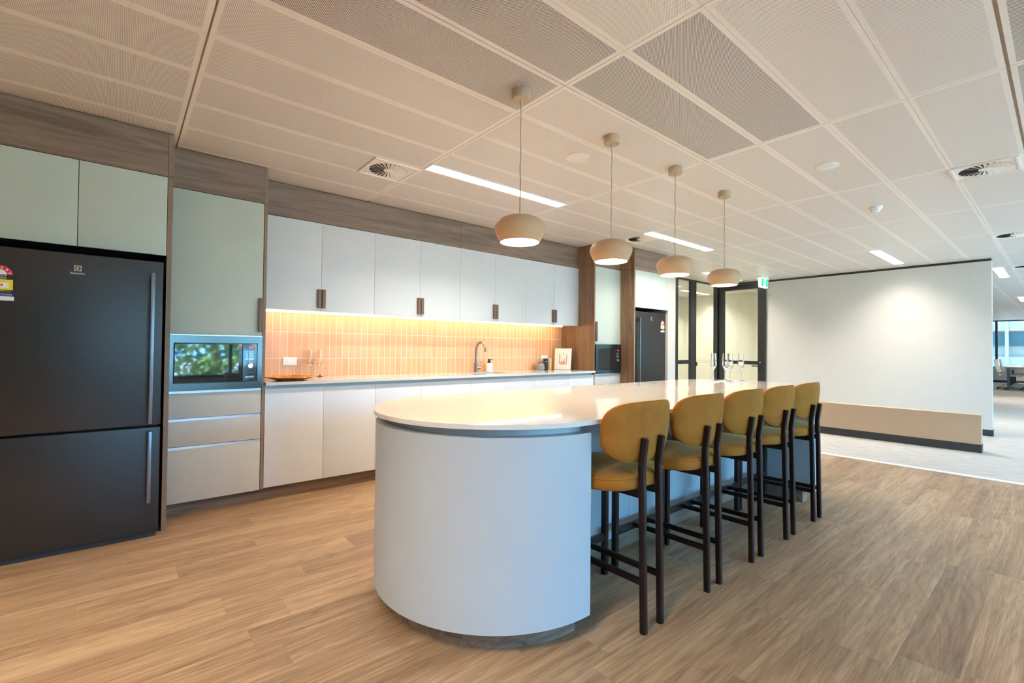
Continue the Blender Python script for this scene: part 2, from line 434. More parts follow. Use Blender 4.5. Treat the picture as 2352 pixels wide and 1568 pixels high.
def copy_tree(o, parent=None):
    c = o.copy(); COL.objects.link(c)
    if parent is not None: c.parent = parent
    for ch in list(o.children): copy_tree(ch, c)
    return c

def single(name, bm, mats, label, cat, group=None, kind=None, loc=None, **kw):
    o = link(name, bm, mats, None, off=loc, **kw)
    if loc is not None: o.location = loc
    return tag(o, label, cat, group, kind)

def structure(name, bm, mats, parent=None, **kw):
    o = link(name, bm, mats, parent, **kw)
    if parent is None: o['kind'] = 'structure'
    return o

# ------------------------------------------------------------------ the room
H = 2.54
XE = 9.5            # end wall
YW = 4.51           # kitchen back wall
X0, X1 = -4.0, 27.5
Y0 = -4.6
structure('floor', bx(X0, 6.24, Y0, YW + .1, -.06, 0), 'floor')
structure('floor_carpet', bx(6.24, X1, Y0, 6.5, -.06, 0.0), 'carpet')
structure('trim_1', bx(6.225, 6.315, Y0, 3.7, -.01, .003), 'carpetedge')

# ceiling: perforated metal sheets with plain margins and open joints between them
def ceiling():
    bm = B()
    box(bm, X0, X1, Y0, 6.6, H + .02, H + .08, 1)
    xs = [.27 + 1.4662 * k for k in range(-3, 20)]; ys = [.175 + .3722 * k for k in range(-13, 19)]
    for i in range(len(xs) - 1):
        for j in range(len(ys) - 1):
            gx0 = .0045 if i == 3 else .0022; gx1 = .0045 if i == 2 else .0022
            jj = j - 13
            gy0 = .007 if jj == 0 else (.0028 if jj % 4 == 0 else .0008)
            gy1 = .007 if jj == -1 else (.0028 if (jj + 1) % 4 == 0 else .0008)
            a0, a1 = max(xs[i] + gx0, X0), min(xs[i + 1] - gx1, X1)
            b0, b1 = max(ys[j] + gy0, Y0), min(ys[j + 1] - gy1, 6.6)
            if a0 >= a1 or b0 >= b1: continue
            m = 0.022
            mi = 4
            if (i == 3 and jj in (3, 4)) or (i == 4 and jj in (2, 3)) or (i in (4, 5, 6) and jj == -1): mi = 2
            if i <= 2 or (i == 3 and 5 <= jj <= 7) or (i == 5 and jj in (1, 2, 3)): mi = 3
            z = H
            o = [(a0, b0), (a1, b0), (a1, b1), (a0, b1)]
            n_ = [(a0 + m, b0 + m), (a1 - m, b0 + m), (a1 - m, b1 - m), (a0 + m, b1 - m)]
            ov = [bm.verts.new((x, y, z)) for x, y in o]; iv = [bm.verts.new((x, y, z)) for x, y in n_]; uv = [bm.verts.new((x, y, z + .021)) for x, y in o]
            for k in range(4):
                q = (k + 1) % 4
                bm.faces.new((ov[q], ov[k], iv[k], iv[q])).material_index = 0
                bm.faces.new((ov[k], ov[q], uv[q], uv[k])).material_index = 0
            bm.faces.new(list(reversed(iv))).material_index = mi
    o = bpy.data.objects.new('ceiling', bpy.data.meshes.new('ceiling'))
    bm.to_mesh(o.data); bm.free()
    for k in ('ceil', 'ceil_gap', 'perf_a', 'perf_b', 'perf_c'): o.data.materials.append(M[k])
    COL.objects.link(o); o['kind'] = 'structure'
ceiling()

structure('wall_kitchen', bx(-.66, 6.26, YW, YW + .1, 0, H), 'wall')
structure('wall_left', bx(X0 - .1, X0, Y0, 3.75, 0, H), 'wall')
structure('wall_left.001', bx(X0, -.665, 3.74, 3.84, 0, H), 'wall')
structure('wall_nib', bx(6.045, 6.245, 3.705, 4.72, 0, H), 'wallbeige')
# end wall with its dark shadow line at the ceiling and dark skirting
structure('wall_end', bx(XE, XE + .13, .69, 3.72, .09, H - .035), 'wall')
structure('trim_2', bx(XE + .004, XE + .126, .694, 3.72, H - .035, H), 'black')
structure('baseboard_end', bx(XE - .006, XE + .13, .684, 3.72, 0, .09), 'skirt')
structure('wall_meeting', bx(6.26, 11.3, 6.4, 6.5, 0, H), 'wallcream')
structure('wall_meeting.001', bx(11.2, 11.3, 2.3, 6.4, 0, H), 'wallcream')
structure('wall_meeting.002', bx(6.12, 6.22, 4.72, 6.4, 0, H), 'wallcream')
structure('wall_office', bx(11.3, X1, 2.3, 2.4, 0, H), 'wall')
structure('wall_window', bx(X1, X1 + .15, Y0, 2.4, .0, .60), 'wall')
structure('baseboard_office', bx(X1 - .015, X1, Y0, 2.3, 0, .09), 'skirt')
structure('wall_daylight_block', bx(15.0, X1, Y0 - .15, Y0, .45, 2.5), 'wall')  # unseen stretch made solid to keep daylight out of the deep office
structure('wall_front', bx(X0, X1, Y0 - .15, Y0, 0, .45), 'wall')
structure('wall_front.002', bx(X0, .15, Y0 - .15, Y0, .45, 2.5), 'wall')
structure('wall_front.001', bx(X0, X1, Y0 - .15, Y0, 2.5, H + .08), 'wall')

# low partition in front of the end wall
structure('wall_low', bx(7.81, 7.94, .66, 3.05, .098, .438), 'tan')
structure('trim_3', bx(7.806, 7.944, .656, 3.054, .438, .446), 'tan')
structure('baseboard_low', bx(7.804, 7.944, .656, 3.054, 0, .098), 'skirt')

# window band behind the camera and at the far end of the office
def window(name, along, a0, a1, c, z0, z1, step, first, glass='pane'):
    bm = B(); w = .07
    def bar(s0, s1, q0, q1, d=.05):
        if along == 'x': box(bm, s0, s1, c - d, c + d, q0, q1)
        else: box(bm, c - d, c + d, s0, s1, q0, q1)
    bar(a0, a1, z0, z0 + w); bar(a0, a1, z1 - .05, z1)
    o = structure(name, bm, 'wframe')
    s = first
    while s < a1:
        bm = B(); bar(s - .035, s + .035, z0 + w, z1 - .05); link('mullion', bm, 'wframe', o); s += step
    bm = B()
    if along == 'x': box(bm, a0, a1, c - .004, c + .004, z0 + w, z1 - .05)
    else: box(bm, c - .004, c + .004, a0, a1, z0 + w, z1 - .05)
    link('glass', bm, glass, o)
window('window_1', 'y', Y0, 2.3, X1 + .06, .57, H, 1.9, 1.87 - 3 * 1.9, 'tintpane')
window('window_2', 'x', .15, 15.0, Y0 - .07, .45, 2.5, 1.6, 1.95)

# glazed screen and doors beyond the second fridge
def screen():
    y = 4.68
    fr = B()
    for a, b in ((7.80, 7.915), (9.41, 9.56)): box(fr, a, b, y - .04, y + .04, 0, H)
    box(fr, 6.245, 9.5, y - .035, y + .035, 2.515, H); box(fr, 6.245, 9.5, y - .03, y + .03, 0, .05)
    w = structure('window_3', fr, 'black')
    link('glass', bx(8.61, 9.41, y - .005, y + .005, .05, 2.515), 'doorpane', w)
    link('glass', bx(6.245, 7.80, y - .005, y + .005, .05, 2.515), 'doorpane', w)
    d = B()
    box(d, 7.915, 7.935, y - .025, y + .025, .01, 2.515); box(d, 8.40, 8.60, y - .025, y + .025, .01, 2.515)
    box(d, 7.935, 8.40, y - .02, y + .02, .92, .993); box(d, 7.935, 8.40, y - .02, y + .02, .01, .12)
    o = structure('door_1', d, 'black')
    link('glass', bx(7.935, 8.40, y - .004, y + .004, .12, 2.515), 'doorpane', o)
    link('door_handle', bx(8.575, 8.60, y - .05, y - .025, .88, .95), 'dark', o)
    d = B(); x = XE
    box(d, x - .035, x + .035, 4.53, 4.63, .01, 2.50); box(d, x - .035, x + .035, 3.752, 3.862, .01, 2.50)
    box(d, x - .035, x + .035, 3.862, 4.53, 2.40, 2.50); box(d, x - .03, x + .03, 3.862, 4.53, .915, .985); box(d, x - .035, x + .035, 3.862, 4.53, .01, .12)
    o = structure('door_2', d, 'black')
    link('glass', bx(x - .005, x + .005, 3.862, 4.53, .12, 2.40), 'doorpane', o)
    hb = B(); box(hb, x - .075, x - .06, 3.81, 3.96, .878, .898, bev=.005)
    tube(hb, [(x - .035, 3.82, .888), (x - .07, 3.82, .888)], .012); tube(hb, [(x - .036, 3.82, .888), (x - .043, 3.82, .888)], .03, seg=24)
    link('door_handle', hb, 'dark', o)
    hb = B(); tube(hb, [(x - .035, 3.815, .957), (x - .045, 3.815, .957)], .014, seg=20); link('lock', hb, 'chrome', o)
    f = B(); box(f, x - .05, x + .05, 4.64, 4.70, 0, H); box(f, x - .05, x + .05, 3.72, 3.747, 0, H); box(f, x - .045, x + .05, 3.72, 4.70, 2.51, H)
    o = structure('trim_4', f, 'black')
screen()

# ------------------------------------------------------------------ kitchen run
# bulkheads above the cabinets
structure('trim_5', bx(-.66, .2135, 3.70, YW, 2.257, 2.532), 'walnut_x')
structure('trim_6', bx(.243, .8215, 3.92, YW, 2.262, 2.532), 'walnut_x')
structure('trim_7', bx(.8445, 2.779, 4.19, YW, 2.258, 2.532), 'walnut_x')
structure('trim_8', bx(2.782, 4.668, 4.19, YW, 2.258, 2.532), 'walnut_x')
structure('trim_9', bx(4.6885, 5.22, 3.92, YW, 2.262, 2.532), 'walnut_x')
structure('trim_10', bx(5.245, 6.042, 3.70, YW, 2.257, 2.532), 'walnut_x')
structure('trim_11', bx(-.66, 6.04, 4.22, YW, 2.532, H), 'void')
structure('trim_12', bx(-.66, .24, 3.73, YW, 2.532, H), 'void')
structure('trim_13', bx(.24, .842, 3.95, YW, 2.532, H), 'void')
structure('trim_14', bx(4.67, 6.04, 3.95, YW, 2.532, H), 'void')
# kickboards
structure('baseboard_kitchen', bx(.24, 5.22, 3.985, 4.02, 0, .097), 'walnut_x')
structure('wall_gable', bx(-.645, -.622, 3.70, YW, 0, 2.255), 'walnut_z')

def over_fridge(x0, x1, split, label):
    t = Thing('overhead_cupboard', label, 'cupboard', (x0, 3.70, 1.75), 'cupboards over the fridges')
    t.add('carcass', bx(x0, x1, 3.722, YW - .005, 1.752, 2.252), 'void')
    for a, b in ((x0, split - .0015), (split + .0015, x1)):
        t.add('door', bx(a, b, 3.70, 3.72, 1.75, 2.253, bev=.001), 'sage')
over_fridge(-.62, .2125, -.204, 'sage green two door cupboard above the dark fridge, in the top left corner')
over_fridge(5.246, 6.04, 5.64, 'pale sage two door cupboard above the distant fridge by the glass doors')

def handle(bm, x0, x1, y, z0, z1):
    box(bm, x0, x1, y - .024, y - .0003, z0, z1, bev=.006, seg=3)

def tall_unit(xa, xb, xc, xd, lab, first):
    """two walnut side panels around an oven housing; xb..xc is the clear width"""
    y = 3.92
    t = Thing('tall_cabinet', lab, 'cabinet', (xb, y, 0), 'tall microwave cabinets')
    for (a, b, fr) in ((xa, xb - .002, 3.70 if first else 3.92), (xc + .002, xd, 3.92 if first else 3.70)):
        zb = 0.0 if fr == 3.70 else .097
        if fr != 3.70 and first: zb = .097
        bm = B(); box(bm, a, b, fr + .001, YW - .003, zb, 2.256, 0); box(bm, a, b, fr, fr + .001, zb, 2.256, 1)
        box(bm, a, b, fr + .001, YW - .003, 2.2595, 2.532, 0); box(bm, a, b, fr, fr + .001, 2.2595, 2.532, 1)
        t.add('side_panel', bm, ['walnut_z', 'edge'])
    bm = B(); box(bm, xb, xc, y + .022, YW - .01, 1.25, 2.258); box(bm, xb, xc, y + .03, YW - .01, .1, .858); box(bm, xb, xc, YW - .03, YW - .01, .858, 1.25)
    t.add('carcass', bm, 'void')
    d = t.add('door', bx(xb + .002, xc - .002, y, y + .02, 1.257, 2.258, bev=.001), 'sage')
    hb = B(); hx = (xc - .031, xc - .003) if first else (xb + .003, xb + .035)
    handle(hb, hx[0], hx[1], y, 1.284, 1.54); t.add('handle', hb, 'handle', d)
    t.add('light_strip', bx(xb + .001, xc - .001, y - .001, y + .02, 1.2475, 1.2555), 'alu')
    for z0, z1 in ((.674, .845), (.482, .652), (.096, .459)):
        t.add('drawer', bx(xb + .002, xc - .002, y, y + .02, z0, z1, bev=.001), 'taupe')
        bm = B(); box(bm, xb + .001, xc - .001, y + .012, y + .03, z1 - .002, z1 + .018); t.add('finger_pull', bm, 'alu')
tall_unit(.2155, .2435, .8205, .8425, 'tall cabinet with sage door, black microwave and grey drawers beside the large fridge', True)
tall_unit(4.668, 4.688, 5.220, 5.2435, 'distant tall cabinet between two walnut panels, at the far end of the worktop', False)

def microwave(x0, x1, lab):
    y = 3.90; w = x1 - x0
    t = Thing('microwave', lab, 'microwave', (x0, y, .86), 'built in microwaves')
    z0, z1 = .864, 1.245
    gx0, gx1, gz0, gz1 = x0 + .027, x1 - .031, .915, 1.198
    bm = B()
    box(bm, x0, x1, y, y + .02, gz1, z1); box(bm, x0, x1, y, y + .02, z0, gz0)
    box(bm, x0, gx0, y, y + .02, gz0, gz1); box(bm, gx1, x1, y, y + .02, gz0, gz1)
    t.add('trim_frame', bm, 'mwsteel')
    t.add('body', bx(gx0 + .002, gx1 - .002, y + .03, y + .42, gz0, gz1), 'mwblack')
    cx = gx0 + .81 * (gx1 - gx0)
    d = t.add('door', bx(gx0 + .004, cx - .002, y + .002, y + .028, gz0 + .004, gz1 - .004, bev=.002), 'mwblack')
    t.add('window', bx(gx0 + .008, cx - .025, y + .0005, y + .0025, gz0 + .010, gz1 - .010), 'mwglass', d)
    c = t.add('control_panel', bx(cx, gx1 - .004, y + .002, y + .028, gz0 + .004, gz1 - .004, bev=.002), 'mwsteel' if x0 < 2 else 'mwblack')
    pw = gx1 - .004 - cx; px = cx + pw * .5
    bm = B(); box(bm, px - pw * .34, px + pw * .34, y + .0008, y + .003, gz1 - .045, gz1 - .018); text(bm, '0:00', .017, facing_front(px + .01, y + .0004, gz1 - .031), 1)
    t.add('display', bm, ['mwblack', 'redled'], c)
    bm = B()
    for r in range(4):
        for q in range(3): box(bm, px + (q - 1) * .017 - .005, px + (q - 1) * .017 + .005, y + .001, y + .003, gz1 - .064 - r * .012 - .002, gz1 - .064 - r * .012 + .002)
    for q in range(3): box(bm, px + (q - 1) * .02 - .008, px + (q - 1) * .02 + .008, y + .001, y + .003, gz1 - .12, gz1 - .112)
    t.add('buttons', bm, 'alu', c)
    bm = B(); tube(bm, [(px + .002, y + .003, 1.032), (px + .002, y - .012, 1.032), (px + .002, y - .014, 1.032)], [.019, .018, .015], seg=28); t.add('knob', bm, 'chrome', c)
    bm = B(); box(bm, px - pw * .3, px + pw * .3, y + .0005, y + .003, .978, .985); t.add('label_strip', bm, 'mwblack', c)
    bm = B(); box(bm, px - pw * .32, px + pw * .32, y, y + .003, .927, .958, bev=.001); t.add('open_button', bm, 'mwsteel', c)
microwave(.2475, .8175, 'steel framed microwave under the tall sage door, nearest to the large fridge')
microwave(4.692, 5.216, 'black microwave in the distant tall cabinet, past the white picture on the worktop')

def fridge(x0, x1, yf, ztop, handle_right, lab, logo, stick):
    t = Thing('fridge', lab, 'fridge', (x0, yf, 0), 'dark steel fridges')
    t.add('body', bx(x0 + .012, x1 - .012, yf + .07, yf + .66, .02, ztop - .01, bev=.004), 'fridgeside')
    t.add('plinth', bx(x0 + .01, x1 - .01, yf + .03, yf + .07, .0, .03), 'fridgeside')
    up = t.add('door', bx(x0, x1, yf, yf + .064, .688, ztop, bev=.006, seg=3), 'fridge')
    lo = t.add('freezer_door', bx(x0, x1, yf, yf + .064, .036, .676, bev=.006, seg=3), 'fridge')
    hx = x1 - .052 if handle_right else x0 + .052
    for d, z0, z1 in ((up, .70, 1.615), (lo, .225, .655)):
        bm = B(); box(bm, hx - .010, hx + .010, yf - .048, yf - .034, z0, z1, bev=.003)
        for z in (z0 + .03, z1 - .03):
            box(bm, hx - .009, hx + .009, yf - .036, yf + .002, z - .028, z + .028, bev=.002)
        t.add('handle', bm, 'fhandle', d)
    lx, lz = logo; s = .0155
    bm = B(); box(bm, lx - s, lx + s, yf - .0012, yf + .001, lz - s, lz + s, 0)
    def disc(r, a0, a1, y, mi, cx=lx, cz=lz, n=18):
        pts = [(cx, cz)] + [(cx + r * math.cos(a0 + (a1 - a0) * k / n), cz + r * math.sin(a0 + (a1 - a0) * k / n)) for k in range(n + 1)]
        prism(bm, pts, y, y + .0004, mi, axis='y')
    disc(s * .84, 0, 2 * PI, yf - .0016, 1, n=36)
    box(bm, lx + s * .02, lx + s * .20, yf - .0021, yf - .0016, lz - s * .85, lz + s * .85, 0)
    prism(bm, [(lx - s * .80, lz), (lx - s * .35, lz - s * .16), (lx + s * .10, lz - s * .72), (lx + s * .10, lz + s * .72), (lx - s * .35, lz + s * .16)], yf - .0021, yf - .0016, 0, axis='y')
    text(bm, 'Electrolux', .0145, facing_front(lx, yf - .0006, lz - .0285), 2, squeeze=1.0)
    t.add('logo_badge', bm, ['emblem', 'fridgeside', 'lettering'], up)
    # energy label
    sx, sw, zt = stick
    k = sw / .105
    bm = B(); y = yf - .0008; r = sw / 2; zc = zt - r * .93
    def half(rad, yy, mi):
        prism(bm, [(sx + rad * math.cos(PI * q / 24), zc + rad * .93 * math.sin(PI * q / 24)) for q in range(25)], yy, yy + .0004, mi, axis='y')
    half(r, y, 0); half(r * .56, y - .0003, 1)
    for q in range(6):
        a = PI * (0.07 + .86 * q / 5); px, pz = sx + r * .78 * math.cos(a), zc + r * .93 * .78 * math.sin(a)
        prism(bm, [(px + (.0068 if n % 2 == 0 else .0028) * k * math.sin(2 * PI * n / 10), pz + (.0068 if n % 2 == 0 else .0028) * k * math.cos(2 * PI * n / 10)) for n in range(10)], y - .0003, y + .0001, 1, axis='y')
    zb = zc - .026 * k
    box(bm, sx - r, sx + r, y, y + .0004, zb, zc, 2)
    text(bm, 'ENERGY', .0112 * k, facing_front(sx - r * .19, y - .0004, zc - .0075 * k), 1, depth=.0002, squeeze=1.9)
    text(bm, 'RATING', .0112 * k, facing_front(sx - r * .19, y - .0004, zc - .0185 * k), 1, depth=.0002, squeeze=1.9)
    zy = zb - .055 * k
    box(bm, sx - r, sx + r, y, y + .0004, zy, zb, 3); box(bm, sx - r * .72, sx + r * .72, y - .0003, y, zy + .011 * k, zb - .018 * k, 1)
    box(bm, sx - r * .3, sx + r * .3, y - .0006, y - .0002, zy + .020 * k, zy + .030 * k, 0)
    text(bm, '54', .009 * k, facing_front(sx + r * .1, y - .0009, zy + .025 * k), 1, depth=.0002)
    for q in range(2): box(bm, sx - r * .75, sx + r * (.5 + .2 * q), y - .0002, y, zb - (.008 + .006 * q) * k, zb - (.007 + .006 * q) * k, 0)
    box(bm, sx - r, sx + r * .93, y, y + .0004, zy - .010 * k, zy, 2); box(bm, sx - r * .9, sx + r * .85, y - .0002, y, zy - .006 * k, zy - .0045 * k, 1)
    t.add('energy_label', bm, ['red', 'labelwhite', 'dark', 'yellow'], up)
    bm = B(); z1 = zy - .016 * k; xr = sx + r * 1.1
    box(bm, sx - r * 1.05, xr, y, y + .0004, z1 - .018 * k, z1, 0); box(bm, sx - r * 1.05, xr, y, y + .0004, z1 - .040 * k, z1 - .018 * k, 1)
    text(bm, 'SIMPLY SCAN', .0058 * k, facing_front(sx + r * .55, y - .0004, z1 - .0065 * k), 1, depth=.0002, squeeze=1.2)
    text(bm, 'TO REGISTER', .0058 * k, facing_front(sx + r * .55, y - .0004, z1 - .0118 * k), 1, depth=.0002, squeeze=1.2)
    box(bm, sx - r * .12, sx + r * .06, y - .0003, y, z1 - .014 * k, z1 - .004 * k, 1); box(bm, sx - r * .08, sx + r * .02, y - .0006, y - .0003, z1 - .012 * k, z1 - .006 * k, 0)
    for q in range(3): box(bm, sx - r * .9, sx + r * (.4 + .2 * q), y - .0002, y, z1 - (.025 + .005 * q) * k, z1 - (.024 + .005 * q) * k, 2)
    t.add('sticker', bm, ['navy', 'labelwhite', 'print1'], up)
fridge(-.605, .1965, 3.61, 1.693, True, 'large dark steel fridge with a freezer below, cut by the left edge of the photo', (-.194, 1.609), (-.4975, .105, 1.592))
fridge(5.262, 5.99, 3.71, 1.70, False, 'distant dark steel fridge beside the glass doors, handle on its left', (5.635, 1.622), (5.912, .092, 1.597))

# white wall cupboards: four pairs of doors
WX = [.8445, 1.335, 1.820, 2.303, 2.783, 3.261, 3.737, 4.210, 4.6665]
wl = ['white wall cupboard above the amber platter, nearest the tall sage door',
      'white wall cupboard second from the tall sage door, left of the tap',
      'white wall cupboard right above the tap',
      'white wall cupboard at the far end, above the leaning picture']
for k in range(4):
    a, s, b = WX[2 * k:2 * k + 3]
    t = Thing('wall_cupboard', wl[k], 'cupboard', (a, 4.19, 1.485), 'white wall cupboards')
    t.add('carcass', bx(a + .001, b - .001, 4.211, YW - .004, 1.487, 2.252), 'white')
    for side, (p, q) in enumerate(((a + .001, s - .001), (s + .001, b - .001))):
        d = t.add('door', bx(p, q, 4.19, 4.21, 1.485, 2.254, bev=.0008), 'white')
        hb = B()
        if side == 0: handle(hb, s - .034, s - .0025, 4.19, 1.513, 1.677)
        else: handle(hb, s + .0025, s + .034, 4.19, 1.513, 1.677)
        t.add('handle', hb, 'handle', d)
single('led_strip', bx(.86, 4.52, 4.343, 4.362, 1.474, 1.4855), 'led', 'glowing warm light strip under the white wall cupboards', 'light strip')

# base cabinets
BX = [.8445, 1.2815, 1.728, 2.177, 2.758, 3.200, 3.642, 4.212, 4.6665]
units = [(0, 1, 2, 'white base cabinet under the amber platter, beside the grey drawers'), (2, 3, None, 'single door white base cabinet third door from the grey drawers'),
         (3, 4, None, 'wide white base cabinet left of the sink, behind the island end'), (4, 5, 6, 'white base cabinet below the sink and tap'),
         (6, 7, None, 'wide white base cabinet right of the sink'), (7, 8, None, 'white base cabinet against the far walnut panel')]
for i0, i1, i2, lab in units:
    idx = [i0, i1] + ([i2] if i2 else [])
    a, b = BX[idx[0]], BX[idx[-1]]
    t = Thing('base_cabinet', lab, 'cabinet', (a, 3.92, .1), 'white base cabinets')
    t.add('carcass', bx(a + .001, b - .001, 3.942, YW - .004, .1, .68), 'white')
    for p, q in zip(idx, idx[1:]):
        t.add('door', bx(BX[p] + .001, BX[q] - .001, 3.92, 3.94, .104, .852, bev=.0008), 'white')
    t.add('finger_pull', bx(a, b, 3.945, 3.96, .70, .879), 'channel')

def worktop():
    bm = B()
    x0, x1, y0, y1, z0, z1 = .8445, 4.6665, 3.888, YW - .003, .880, .904
    a, b, c, d = 2.86, 3.36, 4.02, 4.33
    box(bm, x0, a, y0, y1, z0, z1); box(bm, b, x1, y0, y1, z0, z1); box(bm, a, b, y0, c, z0, z1); box(bm, a, b, d, y1, z0, z1)
    single('worktop', bm, 'quartz', 'long pale stone worktop along the tiled wall', 'worktop')
    bm = B()
    box(bm, a - .01, b + .01, c - .01, d + .01, .735, .740)
    for p in ((a - .01, a, c - .01, d + .01), (b, b + .01, c - .01, d + .01), (a, b, c - .01, c), (a, b, d, d + .01)): box(bm, *p, .740, .8795)
    s = tag(link('sink', bm, 'gunmetal'), 'steel sink let into the worktop below the tap', 'sink')
    w = B(); lathe(w, [(0, .7412), (.035, .7412), (.04, .7402)], 3.11, 4.17, 24); link('drain', w, 'chrome', s)
worktop()
single('tile_splashback', bx(.8445, 4.6675, YW - .009, YW - .0005, .905, 1.484), 'tile', 'orange upright tiled splashback behind the worktop', 'tiles')

def tap():
    t = Thing('tap', 'brushed metal gooseneck tap behind the sink', 'tap', (3.176, 4.43, .904))
    x, y, z = 3.176, 4.43, .904
    bm = B(); tube(bm, [(x, y, z), (x, y, z + .006)], .027, seg=24); tube(bm, [(x, y, z + .006), (x, y, z + .105)], .0225, seg=24); t.add('body', bm, 'gunmetal')
    pts = [(x, y, z + .10), (x, y, 1.155)] + [(x + .0 * k, y - .09 + .09 * math.cos(PI * k / 16), 1.155 + .092 * math.sin(PI * k / 16)) for k in range(1, 17)] + [(x, y - .18, 1.137)]
    bm = B(); tube(bm, pts, .0135, seg=18); t.add('spout', bm, 'gunmetal')
    bm = B(); tube(bm, [(x, y, .948), (x + .035, y - .035, .948), (x + .04, y - .04, .948)], [.019, .021, .017], seg=22); k = t.add('mixer_cap', bm, 'gunmetal')
    bm = B(); tube(bm, [(x + .03, y - .03, .955), (x + .044, y - .034, .99), (x + .055, y - .034, 1.03)], [.005, .0045, .004], seg=10); t.add('lever', bm, 'gunmetal', k)
tap()

def soap():
    x, y = 3.365, 4.43
    t = Thing('soap_dispenser', 'white soap bottle with black pump right of the tap', 'soap dispenser', (x, y, .904))
    bm = B(); lathe(bm, [(0, .904), (.04, .904), (.0425, .908), (.0425, 1.0), (.039, 1.006), (0, 1.006)], x, y, 32); t.add('bottle', bm, 'whiteplastic')
    bm = B(); lathe(bm, [(0, 1.006), (.02, 1.006), (.02, 1.02), (.014, 1.022), (.014, 1.046), (.012, 1.053), (0, 1.053)], x, y, 24)
    tube(bm, [(x, y, 1.049), (x + .02, y - .025, 1.047), (x + .03, y - .034, 1.043)], .0042, seg=10); t.add('pump', bm, 'dark')
soap()
def can():
    x, y = 4.172, 4.41
    t = Thing('storage_jar', 'squat grey jar with a knobbed lid on the worktop', 'jar', (x, y, .904))
    bm = B(); lathe(bm, [(0, .904), (.057, .904), (.061, .91), (.063, .974), (0, .974)], x, y, 36); t.add('jar', bm, 'grey')
    bm = B(); lathe(bm, [(0, .974), (.0655, .974), (.0655, .984), (.05, .987), (0, .987)], x, y, 36); l = t.add('lid', bm, 'copper')
    bm = B(); lathe(bm, [(0, .987), (.018, .987), (.025, .996), (.024, 1.003), (0, 1.004)], x, y, 24); t.add('knob', bm, 'grey', l)
    bm = B(); prism(bm, [(x + .028 + .004 * c, .936 + .022 * s) for c, s in ((-1, -.8), (1, -1), (1, .8), (-1, 1))], y - .0575, y - .05, 0, axis='y'); t.add('tag', bm, 'labelwhite')
    x, y = 4.283, 4.41
    t = Thing('flask', 'slim black cylindrical flask right of the grey jar', 'flask', (x, y, .904))
    bm = B(); lathe(bm, [(0, .904), (.031, .904), (.033, .908), (.033, 1.008), (0, 1.008)], x, y, 32); t.add('body', bm, 'dark')
    bm = B(); lathe(bm, [(0, 1.0085), (.0318, 1.0085), (.0318, 1.0115), (0, 1.0115)], x, y, 32); t.add('band', bm, 'alu')
    bm = B(); lathe(bm, [(0, 1.012), (.033, 1.012), (.033, 1.047), (.029, 1.053), (0, 1.053)], x, y, 32); t.add('lid', bm, 'dark')
    x, y = 4.362, 4.43
    t = Thing('bamboo_jar', 'slim pale timber jar between the black flask and the picture', 'jar', (x, y, .904))
    bm = B(); lathe(bm, [(0, .904), (.034, .904), (.035, .908), (.035, 1.022), (0, 1.022)], x, y, 32); t.add('body', bm, 'bamboo')
    bm = B(); lathe(bm, [(0, 1.0235), (.035, 1.0235), (.035, 1.05), (.032, 1.054), (0, 1.054)], x, y, 32); t.add('lid', bm, 'bamboo')
can()

def picture():
    # stands on the worktop in the corner, leaning on the walnut panel
    bl = Vector((4.443, 4.415, .904)); u = Vector((.095, -.205, 0)).normalized(); w = .228; hgt = .283
    nrm = Vector((u.y, -u.x, 0))                      # looks into the room
    lean = math.radians(9); up = (Vector((0, 0, 1)) * math.cos(lean) - nrm * math.sin(lean)).normalized()
    out = nrm * math.cos(lean) + Vector((0, 0, 1)) * math.sin(lean)
    mat = Matrix(((u.x, up.x, out.x, bl.x), (u.y, up.y, out.y, bl.y), (u.z, up.z, out.z, bl.z + .0035), (0, 0, 0, 1)))
    t = Thing('picture', 'white picture of a bright room leaning in the far corner of the worktop', 'picture', bl)
    def put(name, fn, mats, parent=None):
        bm = B(); fn(bm); bm.transform(mat); return t.add(name, bm, mats, parent)
    fr = put('frame', lambda bm: box(bm, 0, w, 0, hgt, -.022, 0, bev=.0015), 'paper')
    def pr(bm):
        x0, x1, y0, y1 = .060, .178, .068, .228
        box(bm, x0, x1, y0, y1, 0, .0006, 0)
        def poly(pts, mi, z=.0006): prism(bm, [(x0 + p * (x1 - x0), y0 + q * (y1 - y0)) for p, q in pts], z, z + .0003, mi)
        poly([(.3, .28), (.7, .28), (.92, 0), (.08, 0)], 1); poly([(.0, 1), (1, 1), (.72, .7), (.28, .7)], 3)
        poly([(.05, .05), (.1, .1), (.1, .82), (.05, .88)], 2); poly([(.9, .1), (.95, .05), (.95, .85), (.9, .8)], 2)
        poly([(.3, .28), (.7, .28), (.7, .7), (.3, .7)], 3, .0008); poly([(.55, .22), (.72, .2), (.7, .42), (.62, .55), (.56, .4)], 1, .0012)
        poly([(.47, .84), (.53, .84), (.53, .96), (.47, .96)], 2, .0012)
    put('print', pr, ['print4', 'print2', 'print3', 'paper'], fr)
    def ln(bm):
        box(bm, .062, .176, .252, .2545, 0, .0005)
    put('caption_line', ln, 'print4', fr)
picture()

